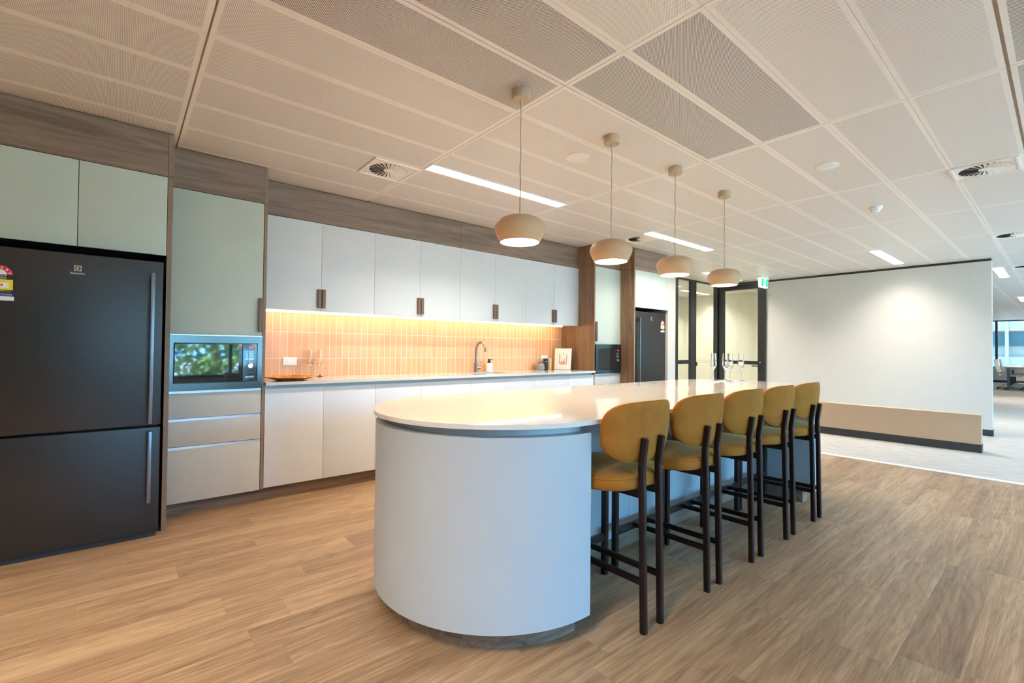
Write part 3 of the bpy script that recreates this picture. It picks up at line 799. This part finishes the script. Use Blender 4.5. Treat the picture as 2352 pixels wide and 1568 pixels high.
def outlet(x, z, lab):
    y = YW - .009
    t = Thing('power_outlet', lab, 'power outlet', (x, y, z), 'wall outlets on the tiles')
    bm = B(); box(bm, x - .058, x + .058, y - .010, y, z - .0365, z + .0365, bev=.003)
    p = t.add('plate', bm, 'whiteplastic')
    for s in (-1, 1):
        bm = B(); cx = x + s * .029
        for dx, dz, r in ((-.008, -.004, .4), (.008, -.004, -.4), (0, -.018, 0)):
            c, q = math.cos(r), math.sin(r)
            prism(bm, [(cx + dx + a * c - b * q, z + dz + a * q + b * c) for a, b in ((-.0014, -.004), (.0014, -.004), (.0014, .004), (-.0014, .004))], y - .0104, y - .0095, 0, axis='y')
        t.add('socket', bm, 'print1', p)
        bm = B(); box(bm, cx - .008, cx + .008, y - .0135, y - .009, z + .014, z + .029, bev=.002); t.add('switch', bm, 'whiteplastic', p)
outlet(1.168, 1.045, 'white double power outlet on the tiles above the amber platter')
outlet(4.338, 1.054, 'white power outlet on the tiles behind the black flask')

def platter():
    x, y, z = 1.067, 4.085, .904
    bm = B(); lathe(bm, [(0, z + .006), (.09, z + .006), (.14, z + .017), (.19, z + .031), (.192, z + .027), (.14, z + .010), (.095, z), (0, z)], x, y, 56)
    single('platter', bm, 'amber', 'shallow amber glass platter on the worktop by the tall cabinet', 'platter', loc=(x, y, z))
platter()

# champagne flutes
def flute_mesh():
    t = Thing('champagne_flute', '', 'glass', (0, 0, 0), '')
    bm = B(); lathe(bm, [(0, .0), (.033, .0), (.0335, .0015), (.02, .004), (.006, .012), (.0036, .022), (.0035, .085), (.0045, .096), (.006, .100)], 0, 0, 32)
    lathe(bm, [(.006, .100), (.0, .100)], 0, 0, 32)
    bmesh.ops.remove_doubles(bm, verts=bm.verts, dist=1e-6)
    t.add('stem', bm, 'glass')
    bm = B(); lathe(bm, [(0, .1005), (.006, .1005), (.016, .117), (.0255, .134), (.0262, .14), (.0235, .185), (.0198, .245), (.0188, .245), (.0224, .185), (.0250, .14), (.0242, .135), (.014, .120), (.004, .112), (0, .111)], 0, 0, 40)
    t.add('bowl', bm, 'glass')
    return t.o
proto = flute_mesh()
fl = [(1.322, 4.405, .904, 'slim glass flute at the tiles behind the platter, left of the pair', 'flutes on the worktop', 0),
      (1.402, 4.405, .904, 'slim glass flute at the tiles behind the platter, right of the pair', 'flutes on the worktop', 0),
      (4.224, 2.114, .8984, 'glass flute standing alone on the left coaster at the far end of the island', 'flutes on the island', 1),
      (4.376, 2.080, .8984, 'glass flute in the middle of the island, half hidden behind another flute', 'flutes on the island', 1),
      (4.246, 1.974, .8984, 'glass flute nearest the camera among the four on the island', 'flutes on the island', 1),
      (4.418, 1.951, .8984, 'rightmost glass flute on the island, closest to the stool backs', 'flutes on the island', 1)]
cl = {2: 'white marble coaster under the flute that stands alone', 3: 'white marble coaster mostly hidden behind the front coaster', 4: 'white marble coaster nearest the camera under the front flute', 5: 'white marble coaster under the rightmost flute on the island'}
cm = None
for i, (x, y, z, lab, grp, cst) in enumerate(fl):
    o = proto if i == 0 else copy_tree(proto)
    o.location = (x, y, z); o['label'] = lab; o['group'] = grp
    if cst:
        if cm is None:
            bm = B(); lathe(bm, [(0, 0), (.05, 0), (.052, .002), (.052, .006), (.05, .008), (0, .008)], 0, 0, 40)
            c = cm = link('coaster', bm, 'marble')
        else:
            c = cm.copy(); COL.objects.link(c)
        o.scale = (1.05, 1.05, 1.05); c.location = (x, y, .8902); tag(c, cl[i], 'coaster', 'marble coasters on the island')

# ------------------------------------------------------------------ island
CXL, CXR, CY, R = 1.481, 4.122, 1.863, .6125
def stadium(off, xcut0=None, xcut1=None, n=48):
    """outline of the island, shrunk by off"""
    r = R - off; pts = []
    for k in range(n + 1):
        a = PI / 2 + PI * k / n; pts.append((CXL + r * math.cos(a), CY + r * math.sin(a)))
    for k in range(n + 1):
        a = -PI / 2 + PI * k / n; pts.append((CXR + r * math.cos(a), CY + r * math.sin(a)))
    return pts
def near_end(off, xcut, n=40):
    r = R - off
    return [(CXL + r * math.cos(PI / 2 + PI * k / n), CY + r * math.sin(PI / 2 + PI * k / n)) for k in range(n + 1)] + [(xcut, CY - r), (xcut, CY + r)]
def far_end(off, xcut, n=40):
    r = R - off; a0 = math.acos((xcut - CXR) / r)
    pts = [(CXR + r * math.cos(-a0 + (2 * a0) * k / n), CY + r * math.sin(-a0 + (2 * a0) * k / n)) for k in range(n + 1)]
    return pts
bm = B(); prism(bm, stadium(0), .871, .890, 0, bev=.0015)
single('island_worktop', bm, 'quartz', 'glossy pale stone top with rounded ends on the island', 'worktop')
def island():
    t = Thing('island_bench', 'white island bench with curved end and walnut plinth, in the middle of the room', 'island bench', (2.65, CY, 0))
    zt = .8375; o = .0122
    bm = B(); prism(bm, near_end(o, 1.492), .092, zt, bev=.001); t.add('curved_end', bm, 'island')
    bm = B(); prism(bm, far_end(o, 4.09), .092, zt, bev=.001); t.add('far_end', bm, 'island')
    bm = B(); prism(bm, near_end(.062, 1.47), zt, .8705); prism(bm, far_end(.062, 4.1), zt, .8705); box(bm, 1.47, 4.1, 1.73, CY + R - .062, zt, .8705); t.add('shadow_gap', bm, 'channel')
    xs = [1.492, 1.911, 2.353, 2.795, 3.237, 3.665, 4.09]
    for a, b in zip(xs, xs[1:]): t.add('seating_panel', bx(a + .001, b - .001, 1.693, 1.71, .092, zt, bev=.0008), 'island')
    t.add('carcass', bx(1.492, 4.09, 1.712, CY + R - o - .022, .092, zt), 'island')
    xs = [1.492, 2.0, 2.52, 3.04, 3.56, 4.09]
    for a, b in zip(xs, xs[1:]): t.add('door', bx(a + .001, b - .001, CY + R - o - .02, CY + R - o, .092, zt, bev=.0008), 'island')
    bm = B(); prism(bm, near_end(.085, 1.47), 0, .092); box(bm, 1.47, 4.1, 1.718, CY + R - .085, 0, .092); prism(bm, far_end(.085, 4.1), 0, .092)
    t.add('plinth', bm, 'walnut_x')
island()

# ------------------------------------------------------------------ bar stools
def superell(a, b, n, k, m=64, nb=None):
    th = 2 * PI * k / m; c, s = math.cos(th), math.sin(th)
    e = n if (s >= 0 or nb is None) else nb
    q = (abs(c) ** e + abs(s) ** e) ** (-1 / e)
    return a * c * q, b * s * q
def make_stool():
    t = Thing('bar_stool', '', 'bar stool', (0, 0, 0), 'mustard bar stools along the island')
    m = 72
    # seat cushion
    bm = B(); prof = [(.0, .592), (.90, .588), (.975, .592), (.995, .602), (1.0, .618), (1.0, .632), (.992, .641), (.985, .6425), (.97, .646), (.88, .652), (.55, .658), (.25, .660), (0, .6605)]
    rings = []
    for s, z in prof:
        if s == 0: rings.append([bm.verts.new((0, .012, z))]); continue
        rings.append([bm.verts.new((x * s, y * s + .012, z)) for x, y in (superell(.236, .222, 2.9, k, m) for k in range(m))])
    for a, b in zip(rings, rings[1:]):
        for k in range(m):
            j = (k + 1) % m
            if len(a) == 1: bm.faces.new((a[0], b[j], b[k]))
            elif len(b) == 1: bm.faces.new((a[k], a[j], b[0]))
            else: bm.faces.new((a[k], a[j], b[j], b[k]))
    seat = t.add('seat', bm, 'velvet', angle=60)
    bm = B(); pts = [(x * 1.0, y * 1.0 + .012, .6405) for x, y in (superell(.236, .222, 2.9, k, m) for k in range(m + 1))]; tube(bm, pts, .0022, seg=6); t.add('piping', bm, 'velvet', seat)
    # backrest: a bowed, pillowed pad
    bm = B(); zc = .831; hw, hh = .242, .130
    def P(s, k, side):
        x, z = superell(hw, hh, 3.7, k, m, 2.5)
        x *= s; z *= s
        y = -.207 + .058 * (x / hw) ** 2 - .10 * z
        th = .018 * max(0.0, 1 - s ** 5) ** .5 + .006
        return (x, y + side * th, zc + z)
    ss = [1.0, .985, .96, .91, .82, .65, .4, .15]
    outer = None
    for side in (-1, 1):
        prev = None
        for s in ss:
            ring = [bm.verts.new(P(s, k, side)) for k in range(m)]
            if s == 1.0:
                if side == -1: outer = ring
                else:
                    for k in range(m):
                        j = (k + 1) % m; bm.faces.new((outer[k], outer[j], ring[j], ring[k]))
            if prev:
                for k in range(m):
                    j = (k + 1) % m; bm.faces.new((prev[k], prev[j], ring[j], ring[k]))
            prev = ring
        c = bm.verts.new((0, -.207 + side * .024, zc))
        for k in range(m): bm.faces.new((prev[k], prev[(k + 1) % m], c))
    back = t.add('backrest', bm, 'velvet', angle=70)
    bm = B(); tube(bm, [P(.992, k, -1.05) for k in range(m + 1)], .0022, seg=6); t.add('piping', bm, 'velvet', back)
    # legs
    for s in (-1, 1):
        x = s * .0615
        bm = B(); tube(bm, [(x, -.236, 0), (x, -.226, .60), (x, -.2225, .675), (x, -.2235, .695), (x, -.232, .76), (x, -.2385, .806), (x, -.239, .809)], [.0145] * 6 + [.0115], seg=20, square=.35); t.add('leg', bm, 'bronze')
    for s in (-1, 1):
        x = s * .222
        bm = B(); tube(bm, [(x, .197, 0), (x, .197, .585)], .0165, seg=20, square=.6); t.add('leg', bm, 'bronze')
    t.add('footrest', bx(-.209, .209, .186, .208, .176, .216, bev=.003), 'bronze')
    for s in (-1, 1):
        x = s * .0615
        bm = B(); tube(bm, [(x, -.224, .207), (x, .188, .204)], .0135, seg=16, square=.35); t.add('rail', bm, 'bronze')
    bm = B()
    for s in (-1, 1): box(bm, s * .0615 - .010, s * .0615 + .010, -.218, .19, .556, .588)
    box(bm, -.211, .211, .185, .209, .556, .586); box(bm, -.17, .17, -.10, .15, .578, .590)
    t.add('seat_frame', bm, 'bronze')
    return t.o
sl = ['mustard velvet bar stool nearest the camera, by the curved white end of the island',
      'mustard velvet bar stool second from the curved white end of the island',
      'mustard velvet bar stool in the middle of the row of five',
      'mustard velvet bar stool second from the far end of the row',
      'mustard velvet bar stool farthest from the camera, last of the row']
stool = make_stool()
for i, x in enumerate((1.751, 2.285, 2.787, 3.286, 3.776)):
    o = stool if i == 0 else copy_tree(stool)
    o.location = (x, 1.377 + (.000, .001, .001, .002, .002)[i], 0); o['label'] = sl[i]

# ------------------------------------------------------------------ pendant lamps
def make_pendant():
    t = Thing('pendant_lamp', '', 'pendant lamp', (0, 0, 0), 'pendant lamps over the island')
    bm = B(); lathe(bm, [(0, H), (.049, H), (.050, H - .002), (.050, H - .048), (.048, H - .050), (0, H - .050)], 0, 0, 44); lathe(bm, [(0, H - .05), (.007, H - .05), (.007, H - .068), (0, H - .068)], 0, 0, 16)
    t.add('canopy', bm, 'shade')
    bm = B(); tube(bm, [(.0015 * math.sin(k * 1.3), .0015 * math.cos(k * 1.7), H - .066 - (H - .066 - 1.872) * k / 14) for k in range(15)], .0032, seg=10); t.add('cable', bm, 'cable')
    out = [(0, 1.874), (.045, 1.873), (.080, 1.868), (.104, 1.857), (.122, 1.841), (.1315, 1.822), (.1335, 1.804), (.1275, 1.785), (.1195, 1.767), (.1105, 1.750), (.1035, 1.737)]
    inn = [(.1005, 1.737), (.1075, 1.750), (.1165, 1.767), (.1245, 1.785), (.130, 1.804), (.128, 1.82), (.119, 1.838), (.10, 1.853), (.05, 1.868), (0, 1.87)]
    bm = B(); lathe(bm, out + inn, 0, 0, 64); t.add('shade', bm, 'shadeglow', angle=60)
    bm = B(); lathe(bm, [(0, 1.744), (.101, 1.744), (.104, 1.749), (0, 1.749)], 0, 0, 48); t.add('diffuser', bm, 'lamp')
    return t.o
pend = make_pendant()
pl = ['taupe dome pendant lamp nearest the camera, over the near end of the island', 'taupe dome pendant lamp second from the near end of the island',
      'taupe dome pendant lamp third along, right of the second', 'taupe dome pendant lamp at the far end, in front of the glass door']
for i, (x, y) in enumerate(((1.598, 1.850), (2.380, 1.865), (3.144, 1.873), (3.938, 1.882))):
    o = pend if i == 0 else copy_tree(pend)
    o.location = (x, y, 0); o['label'] = pl[i]

# ------------------------------------------------------------------ ceiling fittings
STRIP_W = 15.5
def strip_light(x0, x1, y0, y1, lab):
    t = Thing('ceiling_light', lab, 'ceiling light', ((x0 + x1) / 2, (y0 + y1) / 2, H), 'recessed strip lights')
    bm = B()
    for a in ((x0 - .006, x1 + .006, y0 - .006, y0), (x0 - .006, x1 + .006, y1, y1 + .006), (x0 - .006, x0, y0, y1), (x1, x1 + .006, y0, y1)): box(bm, *a, H - .006, H - .0003)
    t.add('frame', bm, 'whiteplastic'); t.add('diffuser', bx(x0, x1, y0, y1, H - .004, H - .0003), 'strip')
    la = bpy.data.lights.new('strip_lamp', 'AREA'); la.shape = 'RECTANGLE'; la.size = x1 - x0 - .01; la.size_y = y1 - y0 - .01
    la.energy = STRIP_W; la.color = (1.0, 0.955, 0.89); la.spread = math.radians(125)
    lo = bpy.data.objects.new('strip_lamp', la); COL.objects.link(lo); lo.parent = t.o; lo.location = (0, 0, -.0055)
strip_light(1.752, 3.178, 3.020, 3.132, 'long recessed strip light above the tap, behind the nearest pendant lamp')
strip_light(4.65, 6.10, 3.055, 3.170, 'recessed strip light behind the third pendant lamp')
strip_light(7.70, 9.12, 1.595, 1.712, 'recessed strip light in front of the bare end wall')
strip_light(10.60, 12.05, .650, .768, 'recessed strip light right of the end wall, at the photo edge')
strip_light(7.76, 9.12, 4.00, 4.11, 'recessed strip light by the glass doors, behind the farthest pendant lamp')
strip_light(9.75, 10.9, 5.55, 5.66, 'added strip light brightening the room behind the glass door')  # lamp added to lift the dim room behind the glass
strip_light(7.6, 9.05, 5.35, 5.46, 'strip light seen through the tall glass pane past the fridge')
strip_light(4.68, 6.10, -1.5, -1.39, 'unseen strip light added right of the camera to brighten the floor')  # lamp added out of view to brighten the floor on the right
strip_light(-1.15, .23, .58, .69, 'unseen strip light added above and left of the camera as fill')  # unseen lamp added to brighten floor and ceiling on the left
strip_light(-2.62, -1.24, .58, .69, 'unseen strip light added in the corner left of the camera as fill')  # second lamp added out of view for the left ceiling
strip_light(-2.62, -1.24, 2.05, 2.16, 'unseen fill strip light added in front of the wall left of the large fridge')  # added out of view to lift the dark ceiling near the fridge
for k, x in enumerate((16.45, 22.3)):
    strip_light(x, x + 1.42, .650, .768, ('office strip light between the end wall and the desks', 'farthest office strip light, close to the window')[k])
    strip_light(x - 2.9, x - 1.5, -2.2, -2.09, ('office strip light on the window side', 'office strip light above the desk area on the window side')[k])

def vent(cx, cy, lab):
    t = Thing('air_vent', lab, 'air vent', (cx, cy, H), 'swirl air vents in the ceiling')
    s = .178
    bm = B(); z0 = H - .010
    for a in ((cx - s, cx + s, cy - s, cy - s + .018), (cx - s, cx + s, cy + s - .018, cy + s), (cx - s, cx - s + .018, cy - s + .018, cy + s - .018), (cx + s - .018, cx + s, cy - s + .018, cy + s - .018)): box(bm, *a, z0, H - .0005, bev=.001)
    t.add('frame', bm, 'ceil')
    # face sheet with a round opening
    bm = B(); n = 48; q = s - .018; r = .142
    ring = [bm.verts.new((cx + r * math.cos(2 * PI * k / n), cy + r * math.sin(2 * PI * k / n), H - .005)) for k in range(n)]
    sq = []
    for k in range(n):
        c, d = math.cos(2 * PI * k / n), math.sin(2 * PI * k / n); f = q / max(abs(c), abs(d)); sq.append(bm.verts.new((cx + f * c, cy + f * d, H - .005)))
    for k in range(n):
        j = (k + 1) % n; bm.faces.new((ring[k], ring[j], sq[j], sq[k]))
    r2 = [bm.verts.new((cx + r * math.cos(2 * PI * k / n), cy + r * math.sin(2 * PI * k / n), H - .0012)) for k in range(n)]
    for k in range(n): bm.faces.new((ring[k], r2[k], r2[(k + 1) % n], ring[(k + 1) % n]))
    t.add('face_plate', bm, 'ceil')
    bm = B(); lathe(bm, [(0, H - .0012), (.142, H - .0012), (.142, H - .0006), (0, H - .0006)], cx, cy, 48); t.add('opening', bm, 'void')
    bm = B(); n = 24
    for k in range(n):
        a = 2 * PI * k / n; da = 2 * PI / n * .74
        def Q(r_, a_, z): return bm.verts.new((cx + r_ * math.cos(a_), cy + r_ * math.sin(a_), z))
        bm.faces.new((Q(.03, a, H - .0030), Q(.140, a, H - .0022), Q(.140, a + da, H - .0085), Q(.03, a + da, H - .0050)))
    lathe(bm, [(0, H - .0065), (.034, H - .0062), (.036, H - .0045), (.036, H - .002)], cx, cy, 32)
    t.add('blades', bm, 'ceil')
vent(1.553, 3.350, 'square swirl air vent at the left end of the long strip light')
vent(4.858, .385, 'square swirl air vent at the right edge, closest to the camera on that side')
vent(4.862, 3.362, 'square swirl air vent behind the second pendant lamp')
vent(7.80, .385, 'square swirl air vent further back at the right edge, before the end wall')
vent(10.75, .385, 'distant swirl air vent beside the strip light past the end wall')

bm = B(); lathe(bm, [(0, H - .004), (.068, H - .004), (.070, H - .006), (.082, H - .006), (.084, H - .0005)], 2.459, 2.224, 48)
single('ceiling_speaker', bm, 'ceil', 'round beige ceiling speaker left of the second lamp canopy', 'speaker', 'round ceiling speakers', loc=(2.459, 2.224, H))
t = Thing('ceiling_speaker', 'round white ceiling disc alone on the right half of the ceiling', 'speaker', (3.946, 1.125, H), 'round ceiling speakers')
bm = B(); lathe(bm, [(0, H - .007), (.066, H - .007), (.072, H - .005), (.073, H - .0005)], 3.946, 1.125, 48); t.add('cover', bm, 'whiteplastic')
bm = B(); lathe(bm, [(0, H - .0085), (.012, H - .0085), (.013, H - .007)], 3.946, 1.125, 20); t.add('badge', bm, 'labelwhite')
t = Thing('smoke_detector', 'white smoke detector under the ceiling, right of the pendant lamps', 'smoke detector', (5.40, 1.150, H))
bm = B(); lathe(bm, [(0, H - .018), (.05, H - .018), (.053, H - .014), (.053, H - .0005)], 5.40, 1.150, 36); t.add('base', bm, 'whiteplastic')
bm = B(); lathe(bm, [(0, H - .052), (.025, H - .051), (.036, H - .044), (.040, H - .030), (.042, H - .018)], 5.40, 1.150, 36)
b_ = t.add('sensor_head', bm, 'whiteplastic')
bm = B()
for k in range(10):
    a = 2 * PI * k / 10; x, y = 5.40 + .0385 * math.cos(a), 1.150 + .0385 * math.sin(a)
    box(bm, x - .004, x + .004, y - .004, y + .004, H - .038, H - .028)
t.add('slots', bm, 'print1', b_)

def exit_sign():
    x0, x1, y0, y1 = 8.775, 9.075, 3.518, 3.583
    t = Thing('exit_sign', 'green and white illuminated exit sign with a running figure, above the glass door', 'exit sign', (x0, y0, H))
    t.add('mount', bx(x0, x1, y0, y1, 2.500, H - .0005), 'whiteplastic')
    bm = B()
    c = [(x0, y0, x1, y1, 2.4995), (x0 + .012, y0 + .008, x1 - .012, y1 - .008, 2.330)]
    v = [[bm.verts.new(p) for p in ((a, b, z), (d, b, z), (d, e, z), (a, e, z))] for a, b, d, e, z in c]
    bm.faces.new(v[0]); bm.faces.new(list(reversed(v[1])))
    for k in range(4):
        j = (k + 1) % 4; bm.faces.new((v[0][j], v[0][k], v[1][k], v[1][j]))
    hs = t.add('housing', bm, 'signwhite')
    def fy(z): return y0 + .008 * (2.4995 - z) / .1695 - .0012
    def quad(bm, pts, mi, d=0):
        bm.faces.new([bm.verts.new((x, fy(z) - d, z)) for x, z in pts]).material_index = mi
    bm = B(); cx = (x0 + x1) / 2
    for a, b in ((x0 + .016, cx - .048), (cx + .048, x1 - .016)): quad(bm, [(a, 2.349), (b, 2.349), (b, 2.492), (a, 2.492)], 0)
    # running figure in the white doorway
    def limb(pts, w):
        for (ax, az), (bx_, bz) in zip(pts, pts[1:]):
            d = Vector((bx_ - ax, bz - az)).normalized(); n_ = Vector((-d.y, d.x)) * w
            quad(bm, [(ax + n_.x, az + n_.y), (bx_ + n_.x, bz + n_.y), (bx_ - n_.x, bz - n_.y), (ax - n_.x, az - n_.y)], 0, .0004)
    limb([(cx + .008, 2.452), (cx - .002, 2.415)], .011); limb([(cx - .002, 2.417), (cx + .018, 2.398), (cx + .012, 2.368)], .006); limb([(cx - .003, 2.415), (cx - .012, 2.388), (cx - .034, 2.380)], .006)
    limb([(cx + .008, 2.450), (cx + .028, 2.436), (cx + .040, 2.444)], .0045); limb([(cx + .006, 2.450), (cx - .016, 2.444), (cx - .022, 2.424)], .0045)
    quad(bm, [(cx + .016 + .010 * math.cos(2 * PI * k / 14), 2.470 + .010 * math.sin(2 * PI * k / 14)) for k in range(14)], 0, .0004)
    t.add('pictogram', bm, 'green', hs)
exit_sign()

# ------------------------------------------------------------------ the office beyond
def desk():
    t = Thing('office_desk', 'white office desk with dark legs near the far window', 'desk', (23.2, .55, 0))
    t.add('desk_top', bx(21.9, 24.5, -.3, 1.33, .728, .757, bev=.003), 'deskwhite')
    for x in (21.96, 23.9):
        for y in (1.20, -.2): t.add('leg', bx(x, x + .07, y, y + .06, 0, .728), 'deskleg')
    t.add('beam', bx(21.96, 24.0, .45, .5, .66, .728), 'deskleg')
desk()
def make_office_chair():
    t = Thing('office_chair', '', 'office chair', (0, 0, 0), 'grey office chairs at the desk')
    bm = B(); box(bm, -.24, .24, -.24, .22, .43, .49, bev=.025, seg=3); t.add('seat', bm, 'chairgrey')
    bm = B(); W_ = 8
    for side in (0, 1):
        pass
    rows = []
    for k in range(9):
        z = .56 + .42 * k / 8; y = .24 + .05 * math.sin(k / 8 * PI * .7) + .06 * k / 8
        rows.append([bm.verts.new((-.22 + .44 * q / W_, y - .035 * (1 - ((q - W_ / 2) / (W_ / 2)) ** 2) + .035, z)) for q in range(W_ + 1)])
    fs = [bm.faces.new((rows[a][b], rows[a][b + 1], rows[a + 1][b + 1], rows[a + 1][b])) for a in range(8) for b in range(W_)]
    bmesh.ops.solidify(bm, geom=fs, thickness=.018); t.add('backrest', bm, 'mesh')
    bm = B(); tube(bm, [(0, .1, .42), (0, .27, .46), (0, .34, .62), (0, .36, .76)], .018, seg=10); t.add('back_support', bm, 'chairgrey')
    for s in (-1, 1):
        bm = B(); tube(bm, [(s * .2, .05, .44), (s * .28, .05, .48), (s * .28, .03, .66)], .014, seg=8); box(bm, s * .28 - .03, s * .28 + .03, -.12, .13, .655, .68, bev=.008); t.add('armrest', bm, 'chairgrey')
    bm = B(); tube(bm, [(0, 0, .10), (0, 0, .43)], .026, seg=14); t.add('gas_lift', bm, 'dark')
    bm = B()
    for k in range(5):
        a = 2 * PI * k / 5 + .3; tube(bm, [(0, 0, .12), (.30 * math.cos(a), .30 * math.sin(a), .075)], [.025, .014], seg=10)
    b = t.add('base', bm, 'chairgrey')
    for k in range(5):
        a = 2 * PI * k / 5 + .3; x, y = .30 * math.cos(a), .30 * math.sin(a)
        bm = B(); tube(bm, [(x - .02, y, .03), (x + .02, y, .03)], .03, seg=14); t.add('caster', bm, 'dark', b)
    return t.o
och = make_office_chair()
for i, (x, lab) in enumerate(((22.45, 'grey office chair at the near end of the distant desk'), (23.18, 'grey office chair in the middle of the distant desk side'), (24.36, 'grey office chair at the window end of the distant desk'))):
    o = och if i == 0 else copy_tree(och)
    o.location = (x, 1.20, 0); o['label'] = lab

# ------------------------------------------------------------------ outside
def building():
    t = Thing('street_building', 'pale blue office building across the street, through the far window', 'building', (38, 0, -6))
    x = 38
    bm = B(); box(bm, x + .3, x + 12, -30, 26, -6, 14); t.add('wall', bm, 'facadepale')
    for z0, z1 in ((-3.6, -1.6), (.05, 1.0), (2.45, 3.4), (5.6, 6.9), (9.2, 10.4)): t.add('spandrel', bx(x, x + .35, -30, 26, z0, z1), 'facade')
    for z0, z1 in ((1.62, 2.35), (4.2, 5.4), (7.8, 9.0), (-1.2, -.2)): t.add('window_band', bx(x + .2, x + .32, -30, 26, z0, z1), 'facadeblue')
    for k in range(9): t.add('fin', bx(x - .15, x + .1, 2.1 - 3.4 * k, 2.24 - 3.4 * k, .0, 14), 'facade')
building()
structure('ground', bx(-40, 60, -60, 40, -.6, -.5), 'ground')
def trees():
    for i, (x, y, h, r) in enumerate(((-6.5, -13.5, 3.6, 2.0), (-1.9, -14.0, 4.4, 2.2), (2.7, -13.2, 3.8, 2.1), (7.3, -14.0, 4.2, 2.2), (11.7, -13.5, 3.6, 2.0), (16.1, -14.0, 4.0, 2.1), (20.8, -13.6, 4.2, 2.2), (25.6, -13.9, 4.0, 2.1), (30.3, -13.4, 4.3, 2.2))):
        t = Thing('tree', 'leafy green tree outside the window band, %s from the left wall' % ('first', 'second', 'third', 'fourth', 'fifth', 'sixth', 'seventh', 'eighth', 'ninth')[i], 'tree', (x, y, -.5), 'trees outside')
        bm = B(); tube(bm, [(x, y, -.5), (x + .1, y, h * .4), (x, y + .1, h * .7)], [.16, .12, .07], seg=10); t.add('trunk', bm, 'bark')
        bm = B(); rnd = random.Random(i)
        for k in range(1900):
            a, b_ = rnd.uniform(0, 2 * PI), rnd.uniform(-1, 1); rr = r * (rnd.uniform(.3, 1) ** .5)
            c = Vector((x + rr * math.cos(a) * math.sqrt(1 - b_ * b_), y + rr * math.sin(a) * math.sqrt(1 - b_ * b_), h * .45 + rr * b_ * 1.05))
            if c.z < -.3: c.z = -.3 + rnd.uniform(0, .6)
            u = Vector((rnd.gauss(0, 1), rnd.gauss(0, 1), rnd.gauss(0, 1))).normalized(); v = u.orthogonal().normalized(); s = rnd.uniform(.09, .19)
            bm.faces.new([bm.verts.new(c + p) for p in (u * s, v * s * .6, -u * s, -v * s * .6)])
        t.add('foliage', bm, 'leaf')
trees()

# ------------------------------------------------------------------ light, camera
sun = bpy.data.lights.new('sun', 'SUN'); sun.energy = 24.0; sun.angle = .01; sun.color = (1.0, .95, .86)
so = bpy.data.objects.new('sun', sun); COL.objects.link(so); so.location = (0, 20, 20)
so.rotation_euler = Vector((-.12, -1, -.95)).to_track_quat('-Z', 'Y').to_euler()

w = bpy.data.worlds.new('daylight'); sc.world = w; w.use_nodes = True
bg = w.node_tree.nodes['Background']
bg.inputs[0].default_value = (0.20, 0.53, 1.0, 1); bg.inputs[1].default_value = 11.6

f_px = 1070.66; yaw, pitch, roll = math.radians(40.0045), math.radians(0.8565), math.radians(0.5892)
fw = Vector((math.sin(yaw) * math.cos(pitch), math.cos(yaw) * math.cos(pitch), math.sin(pitch)))
r0 = Vector((math.cos(yaw), -math.sin(yaw), 0)); u0 = r0.cross(fw)
rt = r0 * math.cos(roll) + u0 * math.sin(roll); up = -r0 * math.sin(roll) + u0 * math.cos(roll)
cam = bpy.data.cameras.new('camera'); co = bpy.data.objects.new('camera', cam); COL.objects.link(co)
cam.sensor_width = 36; cam.lens = 36 * f_px / 2352; cam.clip_start = .05; cam.clip_end = 300
co.matrix_world = Matrix(((rt.x, up.x, -fw.x, 0), (rt.y, up.y, -fw.y, 0), (rt.z, up.z, -fw.z, 1.18), (0, 0, 0, 1)))
sc.camera = co
vs = sc.view_settings
vs.view_transform = 'Standard'; vs.look = 'None'; vs.exposure = 1.32; vs.gamma = 1.0; vs.use_curve_mapping = False
cy = sc.cycles
cy.use_denoising = True; cy.max_bounces = 10; cy.diffuse_bounces = 6; cy.glossy_bounces = 5; cy.transmission_bounces = 8; cy.transparent_max_bounces = 12
cy.caustics_reflective = False; cy.caustics_refractive = False; cy.sample_clamp_indirect = 8.0
